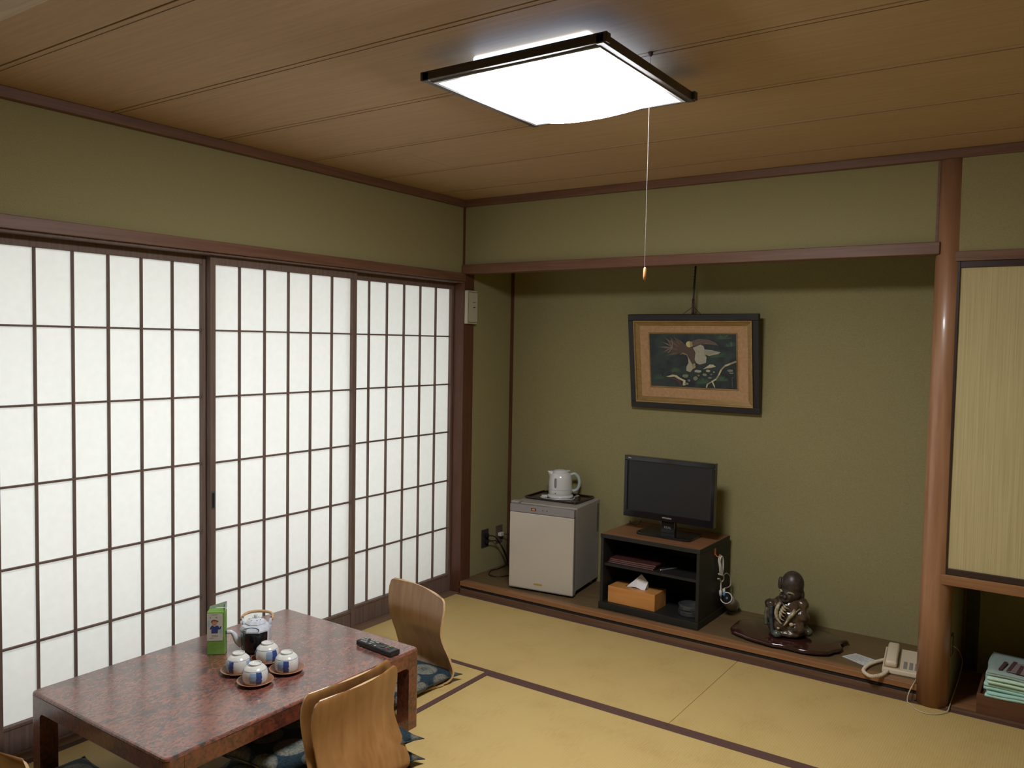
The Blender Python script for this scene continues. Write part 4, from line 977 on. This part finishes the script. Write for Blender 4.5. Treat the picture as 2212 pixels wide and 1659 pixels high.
# hanging cord
M_hang = mat('dark_cord', (0.03, 0.028, 0.035), 0.6); M_hangr = mat('maroon_cord', (0.07, 0.025, 0.025), 0.6)
zt = FHT*math.cos(tilt); yt = -FHT*math.sin(tilt)
MB().tube([(0.005, yt+0.03, zt+0.04), (0.006, yt+0.035, zt+0.15), (0.008, yt+0.05, zt+0.32)], 0.0055, 8).build('hanging_cord', M_hang, fp, True)
for k in range(10): MB().ball((0.006, yt+0.035+0.0015*k, zt+0.15+k*0.017), (0.0072, 0.0072, 0.006), None, 10, 6).build('cord_knot', M_hang, fp, True)
MB().tube([(0.004, yt+0.03, zt-0.002), (0.005, yt+0.032, zt+0.09)], 0.0078, 8).build('cord_wrap', M_hangr, fp, True)
for sx in (-1, 1): MB().tube([(0.005, yt+0.03, zt+0.045), (sx*0.055, yt+0.03, zt+0.002)], 0.0018, 6).build('cord_leg', M_hang, fp, True)

# ------------------------------------------------------------------ statue on an irregular wooden stand
M_stand = grain('polished_root_wood', (0.030, 0.009, 0.007), (0.050, 0.015, 0.011), 'x', 4, 8, 0.14, 0.5, 0.05, 0.6)
sd = thing('display_stand', 'glossy dark red wooden slab with a wavy edge under the statue', 'stand', (0, 0, F))
base = [(1.69, .215), (1.705, .13), (1.77, .085), (1.85, .062), (1.93, .045), (2.02, .055), (2.10, .05), (2.19, .085), (2.215, .13), (2.245, .20), (2.225, .27), (2.245, .33), (2.16, .385), (2.06, .44), (1.95, .435), (1.86, .405), (1.77, .40), (1.745, .34), (1.695, .30)]
rs = random.Random(11)
pol = catmull([(x, y, 0) for x, y in base+[base[0]]], 4)[:-1]
pol = [(p.x+rs.uniform(-.003, .003), p.y+rs.uniform(-.003, .003)) for p in pol]
cxs, cys = 1.97, 0.235
rings = []
for s_, z_ in ((0.96, 0.006), (0.985, 0.009), (1.0, 0.014), (1.0, 0.020), (0.985, 0.026), (0.965, 0.028)):
    rings.append([(cxs+(x-cxs)*s_+0.004*noise.noise(Vector((x*30, y*30, z_*120))), cys+(y-cys)*s_, z_) for x, y in pol])
loft(rings, MB()).build('slab', M_stand, sd, True)
for x, y in ((1.78, .16), (2.15, .15), (1.82, .34), (2.14, .34)): MB().ball((x, y, 0.006), (0.03, 0.025, 0.0062)).build('foot', M_stand, sd, True)

M_robe = speckle('glazed_brown_robe', (0.032, 0.020, 0.013), (0.105, 0.062, 0.037), 26, 0.28, 0.5, 0.5, 0.004, 0.35, 0.7, 5, 0.3)
M_skinb = speckle('dark_bronze_skin', (0.028, 0.020, 0.016), (0.050, 0.036, 0.028), 40, 0.42, 0.5, 0.15, 0.002)
M_beard = speckle('cream_glaze', (0.20, 0.16, 0.095), (0.46, 0.40, 0.25), 70, 0.35, 0.5, 0.3, 0.002)
M_stole = speckle('dark_blue_glaze', (0.018, 0.024, 0.034), (0.045, 0.055, 0.065), 40, 0.25, 0.5, 0.2)
M_grn = speckle('green_grey_glaze', (0.06, 0.068, 0.05), (0.11, 0.115, 0.085), 50, 0.25, 0.5, 0.2)
sg = thing('statue', 'brown glazed statue of a bald bearded old man seated with a staff', 'statue', (1.962, 0.225, F+0.0290), 0.24)
def sculpt(name, balls, m, vox=0.0055, strength=0.0):
    mb = MB()
    for c, r in balls: mb.ball(c, r, None, 24, 16)
    o = mb.build(name, m, sg, True)
    md = o.modifiers.new('r', 'REMESH'); md.mode = 'VOXEL'; md.voxel_size = vox; md.use_smooth_shade = True
    ms = o.modifiers.new('s', 'SMOOTH'); ms.iterations = 5; ms.factor = 0.6
    if strength:
        t = bpy.data.textures.new('robe_folds', 'CLOUDS'); t.noise_scale = 0.035
        d = o.modifiers.new('d', 'DISPLACE'); d.texture = t; d.strength = strength; d.texture_coords = 'LOCAL'
    return o
sculpt('figure', [((0.018, 0.0, 0.030), (0.108, 0.080, 0.034)), ((0.012, 0.0, 0.085), (0.092, 0.070, 0.080)), ((0.012, 0.0, 0.150), (0.080, 0.058, 0.055)),
                  ((-0.078, -0.015, 0.150), (0.030, 0.030, 0.028)), ((-0.083, -0.020, 0.105), (0.024, 0.030, 0.052)), ((0.075, -0.005, 0.165), (0.034, 0.036, 0.034)),
                  ((0.078, -0.020, 0.105), (0.034, 0.036, 0.048)), ((0.108, -0.012, 0.028), (0.026, 0.030, 0.022)), ((0.055, -0.055, 0.050), (0.040, 0.030, 0.030)),
                  ((-0.020, -0.055, 0.055), (0.040, 0.030, 0.035)), ((0.010, -0.062, 0.020), (0.060, 0.028, 0.018))], M_robe, 0.005, 0.012)
hd = sculpt('head', [((0.026, 0.004, 0.262), (0.056, 0.058, 0.066)), ((0.020, -0.004, 0.215), (0.050, 0.050, 0.045)), ((0.004, -0.024, 0.200), (0.042, 0.036, 0.034)),
                ((-0.008, -0.060, 0.207), (0.011, 0.013, 0.013)), ((-0.024, -0.046, 0.208), (0.014, 0.012, 0.011)), ((0.014, -0.050, 0.204), (0.015, 0.013, 0.012)),
                ((-0.006, -0.044, 0.185), (0.022, 0.020, 0.012)), ((0.075, 0.002, 0.210), (0.010, 0.016, 0.028)), ((-0.034, -0.010, 0.262), (0.012, 0.020, 0.035)), ((0.016, 0.0, 0.175), (0.04, 0.04, 0.03))], M_skinb, 0.004)
MB().tube(catmull([(-0.036, -0.046, 0.236), (-0.030, -0.055, 0.240), (-0.022, -0.059, 0.232)], 4), 0.0048, 8).build('eyebrow', M_beard, sg, True)
MB().tube(catmull([(0.004, -0.060, 0.230), (0.018, -0.057, 0.229), (0.032, -0.048, 0.222), (0.038, -0.040, 0.208)], 4), 0.0050, 8).build('eyebrow', M_beard, sg, True)
for ex in (-0.026, 0.014): MB().ball((ex, -0.056, 0.222), (0.006, 0.003, 0.0025)).build('eye', M_blackgl, sg, True)
MB().ball((-0.008, -0.064, 0.184), (0.012, 0.004, 0.003)).build('mouth', M_blackgl, sg, True)
MB().tube(catmull([(-0.030, -0.052, 0.172), (-0.042, -0.066, 0.150), (-0.047, -0.075, 0.122), (-0.038, -0.084, 0.096), (-0.018, -0.090, 0.074)], 5), [0.008, 0.0085, 0.009, 0.0095, 0.010, 0.010, 0.010, 0.010, 0.010, 0.010, 0.0095, 0.009, 0.009, 0.008, 0.008, 0.007, 0.006, 0.005, 0.004, 0.003, 0.002], 10).build('beard_strand', M_beard, sg, True)
MB().tube(catmull([(0.040, -0.058, 0.148), (0.034, -0.072, 0.130), (0.018, -0.082, 0.112), (0.006, -0.088, 0.090), (-0.008, -0.092, 0.070)], 5), [0.006, 0.007, 0.008, 0.009, 0.010, 0.010, 0.010, 0.010, 0.010, 0.009, 0.009, 0.008, 0.008, 0.007, 0.006, 0.006, 0.005, 0.004, 0.003, 0.003, 0.002], 10).build('beard_strand', M_beard, sg, True)
for k, (a, b_) in enumerate((((-0.020, -0.066, 0.158), (0.004, -0.082, 0.142)), ((-0.026, -0.070, 0.148), (0.000, -0.085, 0.128)), ((-0.030, -0.074, 0.136), (-0.006, -0.088, 0.112)), ((-0.012, -0.066, 0.166), (0.016, -0.076, 0.152)), ((-0.030, -0.076, 0.122), (-0.014, -0.089, 0.094)))):
    c_ = ((a[0]+b_[0])/2-0.004, (a[1]+b_[1])/2-0.004, (a[2]+b_[2])/2-0.002)
    MB().tube(catmull([a, c_, b_], 5), [0.003, 0.005, 0.006, 0.0065, 0.0065, 0.006, 0.005, 0.004, 0.003, 0.002, 0.001], 8).build('beard_strand', M_beard, sg, True)
MB().tube(catmull([(-0.070, -0.048, 0.152), (-0.072, -0.058, 0.10), (-0.066, -0.068, 0.05), (-0.060, -0.072, 0.012)], 5), [0.010]*16, 10).build('stole', M_stole, sg, True)
MB().tube(catmull([(-0.094, -0.032, 0.135), (-0.098, -0.040, 0.09), (-0.094, -0.046, 0.048)], 5), [0.007, 0.008, 0.008, 0.008, 0.009, 0.009, 0.009, 0.010, 0.010, 0.010, 0.008], 10).build('sleeve_edge', M_grn, sg, True)
for c_, r_2, nm in (((-0.040, -0.082, 0.020), (0.024, 0.022, 0.020), 'foot'), ((0.110, -0.022, 0.030), (0.018, 0.020, 0.018), 'foot')):
    MB().ball(c_, r_2).build(nm, M_grn, sg, True)
MB().ball((0.028, -0.088, 0.078), (0.011, 0.006, 0.010)).build('gold_button', M_beard, sg, True)
MB().ball((-0.034, -0.090, 0.052), (0.008, 0.005, 0.007)).build('gold_button', M_beard, sg, True)
MB().tube(catmull([(0.066, -0.045, 0.150), (0.050, -0.062, 0.140), (0.045, -0.064, 0.128)], 4), 0.003, 6).build('robe_trim', M_beard, sg, True)

# ------------------------------------------------------------------ telephone and printed card
M_tel = mat('telephone_ivory', (0.62, 0.52, 0.38), 0.38, 0.5); M_telk = mat('telephone_key_grey', (0.20, 0.19, 0.18), 0.5)
ph = thing('telephone', 'ivory push button telephone at the foot of the round pillar', 'telephone', (2.452, 0.060, F), 0.10)
# local wedge base: x right, y back
PW, PD = 0.175, 0.225
MB().raw([(0, 0, 0), (PW, 0, 0), (PW, PD, 0), (0, PD, 0), (0, 0.004, 0.022), (PW, 0.004, 0.022), (PW, PD, 0.052), (0, PD, 0.052)], [[0, 3, 2, 1], [4, 5, 6, 7], [0, 1, 5, 4], [2, 3, 7, 6], [1, 2, 6, 5], [0, 4, 7, 3]]).build('base', M_tel, ph, bevel=0.005)
sl = 0.030/0.221; Ms = Matrix.Translation((0, 0.004, 0.022)) @ Matrix.Rotation(math.atan(sl), 4, 'X')
MB().box((0.006, 0.012, -0.001), (0.072, 0.215, 0.0025), 0.001, 1, Ms).build('cradle', mat('cradle_shade', (0.36, 0.29, 0.18), 0.5), ph)
hs = MB()
hs.box((0.013, 0.010, 0.012), (0.062, 0.212, 0.034), 0.010, 3, Ms).box((0.012, 0.008, 0.002), (0.063, 0.060, 0.030), 0.009, 3, Ms).box((0.012, 0.162, 0.002), (0.063, 0.215, 0.030), 0.009, 3, Ms)
hs.build('handset', M_tel, ph, 'auto')
for i in range(3):
    for j in range(4):
        x = 0.095+i*0.024; y = 0.030+j*0.018
        MB().box((x-0.0075, y-0.0055, 0.0), (x+0.0075, y+0.0055, 0.0035), 0.001, 1, Ms).build('key', M_telk, ph)
coil_c = catmull([(2.441, 0.200, 0.088), (2.412, 0.150, 0.087), (2.388, 0.080, 0.087), (2.383, 0.010, 0.086), (2.400, -0.030, 0.086), (2.428, -0.042, 0.084), (2.462, -0.010, 0.088), (2.478, 0.050, 0.092)], 24)
co = []
for i in range(len(coil_c)*3):
    t = i/3; k = min(int(t), len(coil_c)-2); p = coil_c[k].lerp(coil_c[k+1], t-k); tn = (coil_c[k+1]-coil_c[k]).normalized()
    a = tn.cross(Vector((0, 0, 1))).normalized(); b_ = a.cross(tn); an = i*2*PI/7.5
    co.append(p + a*0.0068*math.cos(an) + b_*0.0068*math.sin(an))
Mi = (Matrix.Translation((2.452, 0.060, F)) @ RZ(0.10)).inverted()
MB().tube([Mi @ p for p in co], 0.0026, 5).build('coiled_cord', M_tel, ph, True)
M_line = mat('phone_line_ivory', (0.55, 0.47, 0.34), 0.5)
cord('thin ivory telephone line looping across the mat around the pillar foot', [(2.600, 0.060, 0.082), (2.597, 0.0, 0.080), (2.583, -0.025, 0.045), (2.578, -0.032, 0.006), (2.597, -0.060, 0.004), (2.626, -0.100, 0.0035), (2.665, -0.116, 0.0035), (2.705, -0.097, 0.0035), (2.737, -0.052, 0.008), (2.742, -0.010, 0.012), (2.740, 0.080, 0.012), (2.742, 0.20, 0.020), (2.745, 0.40, 0.05), (2.745, 0.41, 0.10), (2.742, 0.25, 0.19), (2.738, 0.09, 0.255)], 0.0022, M_line, 'telephone_line')
jk = thing('telephone_jack', 'small grey telephone jack on the cupboard side wall behind the pillar', 'jack', (2.730, 0.065, 0.27))
MB().box((0, -0.03, -0.045), (0.008, 0.03, 0.045), 0.002).build('plate', M_grn, jk)
M_card = speckle('printed_card', (0.50, 0.50, 0.50), (0.62, 0.62, 0.62), 90, 0.6, 0.3, 0.0)
kc = thing('printed_card', 'small white printed card on the alcove floor beside the telephone', 'card', (0, 0, F+0.0006))
MB().raw([(2.255, 0.150, 0), (2.302, 0.232, 0), (2.425, 0.190, 0), (2.378, 0.085, 0), (2.255, 0.150, .0015), (2.302, 0.232, .0015), (2.425, 0.190, .0015), (2.378, 0.085, .0015)], [[3, 2, 1, 0], [4, 5, 6, 7], [0, 1, 5, 4], [1, 2, 6, 5], [2, 3, 7, 6], [3, 0, 4, 7]]).build('sheet', M_card, kc)
for k in range(5):
    t = 0.18+0.15*k; a = Vector((2.255, 0.150, 0)).lerp(Vector((2.302, 0.232, 0)), t); b_ = Vector((2.378, 0.085, 0)).lerp(Vector((2.425, 0.190, 0)), t)
    a2 = a.lerp(b_, 0.08); b2 = a.lerp(b_, 0.55+0.1*(k % 3)); n_ = Vector((0.0015, 0.003, 0))
    MB().raw([(a2.x, a2.y, .0017), (b2.x, b2.y, .0017), (b2.x+n_.x, b2.y+n_.y, .0017), (a2.x+n_.x, a2.y+n_.y, .0017)], [[0, 1, 2, 3]]).build('printed_line', M_grey, kc)

# ------------------------------------------------------------------ towels in the cupboard
M_boxw = grain('dark_wooden_box', (0.095, 0.038, 0.018), (0.15, 0.065, 0.032), 'x', 4, 10, 0.45, 0.4, 0.03)
bx = thing('wooden_box', 'dark wooden box holding the towel pile in the lower cupboard', 'box', (2.842, 0.02, 0.0045))
MB().box((0, 0, 0), (0.42, 0.012, 0.088), 0.002).build('front', M_boxw, bx)
MB().box((0, 0.012, 0), (0.012, 0.34, 0.088), 0.002).build('side', M_boxw, bx); MB().box((0.408, 0.012, 0), (0.42, 0.34, 0.088), 0.002).build('side', M_boxw, bx)
MB().box((0.012, 0.328, 0), (0.408, 0.34, 0.088), 0.002).build('back', M_boxw, bx); MB().box((0.012, 0.012, 0.060), (0.408, 0.328, 0.070)).build('inner_floor', M_boxw, bx)
M_tow = speckle('aqua_terry', (0.38, 0.64, 0.57), (0.46, 0.72, 0.64), 300, 0.95, 0.1, 0.5, 0.002)
M_tow2 = speckle('pale_green_terry', (0.52, 0.72, 0.57), (0.60, 0.78, 0.64), 300, 0.95, 0.1, 0.5, 0.002)
M_tow3 = speckle('grey_green_terry', (0.30, 0.38, 0.34), (0.35, 0.43, 0.38), 300, 0.95, 0.1, 0.5, 0.002)
def towel(label, x0, x1, y0, y1, z0, layers, th, m, seed):
    """folded towel: serpentine cloth profile in x-z carried along y"""
    q = thing('folded_towel', label, 'towel', (x0, y0, z0), 0, 'folded towels in the wooden box')
    rnd = random.Random(seed); W_ = x1-x0; pts = []
    for k in range(layers):
        z = th*(k+0.5); a, b_ = (0.012+0.012*rnd.random(), W_-0.012) if k % 2 == 0 else (W_-0.012, 0.010+0.012*rnd.random())
        n = 14
        for i in range(n+1):
            t = i/n; pts.append(Vector((a+(b_-a)*t, z+0.0022*math.sin(5*t+seed+k))))
        if k < layers-1:
            zc = th*(k+1); ex = b_; sgn = 1 if k % 2 == 0 else -1
            for i in range(1, 6):
                an = -PI/2+PI*i/6; pts.append(Vector((ex+sgn*th*0.75*math.cos(an), zc+th*0.5*math.sin(an))))
    ny = 8; vs = []; fs = []; n = len(pts)
    for j in range(ny+1):
        y = (y1-y0)*j/ny
        for i, p in enumerate(pts):
            dz = 0.007*noise.noise(Vector((p.x*7+seed, y*9, p.y*25))); vs.append((p.x+0.003*math.sin(j+i*0.2), y+0.004*noise.noise(Vector((p.x*14, seed, p.y*30))), p.y+dz))
    for j in range(ny):
        for i in range(n-1):
            a = j*n+i; fs.append([a, a+1, a+n+1, a+n])
    o = MB().raw(vs, fs).build('cloth', m, q, True); md = o.modifiers.new('s', 'SOLIDIFY'); md.thickness = th*0.80; md.offset = 0
    return q, th*layers
zt_ = 0.075+0.0045
q, h_ = towel('lowest aqua folded towel, its edge just above the wooden box', 2.858, 3.24, 0.016, 0.31, zt_+0.008, 2, 0.013, M_tow, 1)
q, h2 = towel('rolled edged aqua towel second from the bottom of the pile', 2.846, 3.24, 0.026, 0.31, zt_+0.036, 2, 0.014, M_tow, 5)
q, h3 = towel('pale green folded towel third from the bottom of the pile', 2.862, 3.24, 0.018, 0.31, zt_+0.066, 2, 0.014, M_tow2, 9)
q, h4 = towel('topmost greyish towel of the pile with dark brush marks', 2.858, 3.24, 0.030, 0.32, zt_+0.096, 2, 0.010, M_tow3, 14)
M_br = mat('maroon_print', (0.085, 0.035, 0.04), 0.9); M_brp = mat('dusty_pink_print', (0.25, 0.19, 0.175), 0.9)
ztop_ = 0.0258
MB().prism([(0.085, 0.03), (0.10, 0.15), (0.20, 0.19), (0.36, 0.18), (0.36, 0.02), (0.22, 0.015)], 0.0006, None, ztop_-0.0009).build('pink_patch', M_brp, q)
for a, b_ in (((0.062, 0.030), (0.078, 0.150)), ((0.093, 0.035), (0.112, 0.175)), ((0.128, 0.020), (0.140, 0.135))):
    MB().prism([(a[0]-0.006, a[1]), (a[0]+0.009, a[1]+0.004), (b_[0]+0.009, b_[1]), (b_[0]-0.005, b_[1]+0.006)], 0.0008, None, ztop_).build('brush_stroke', M_br, q)
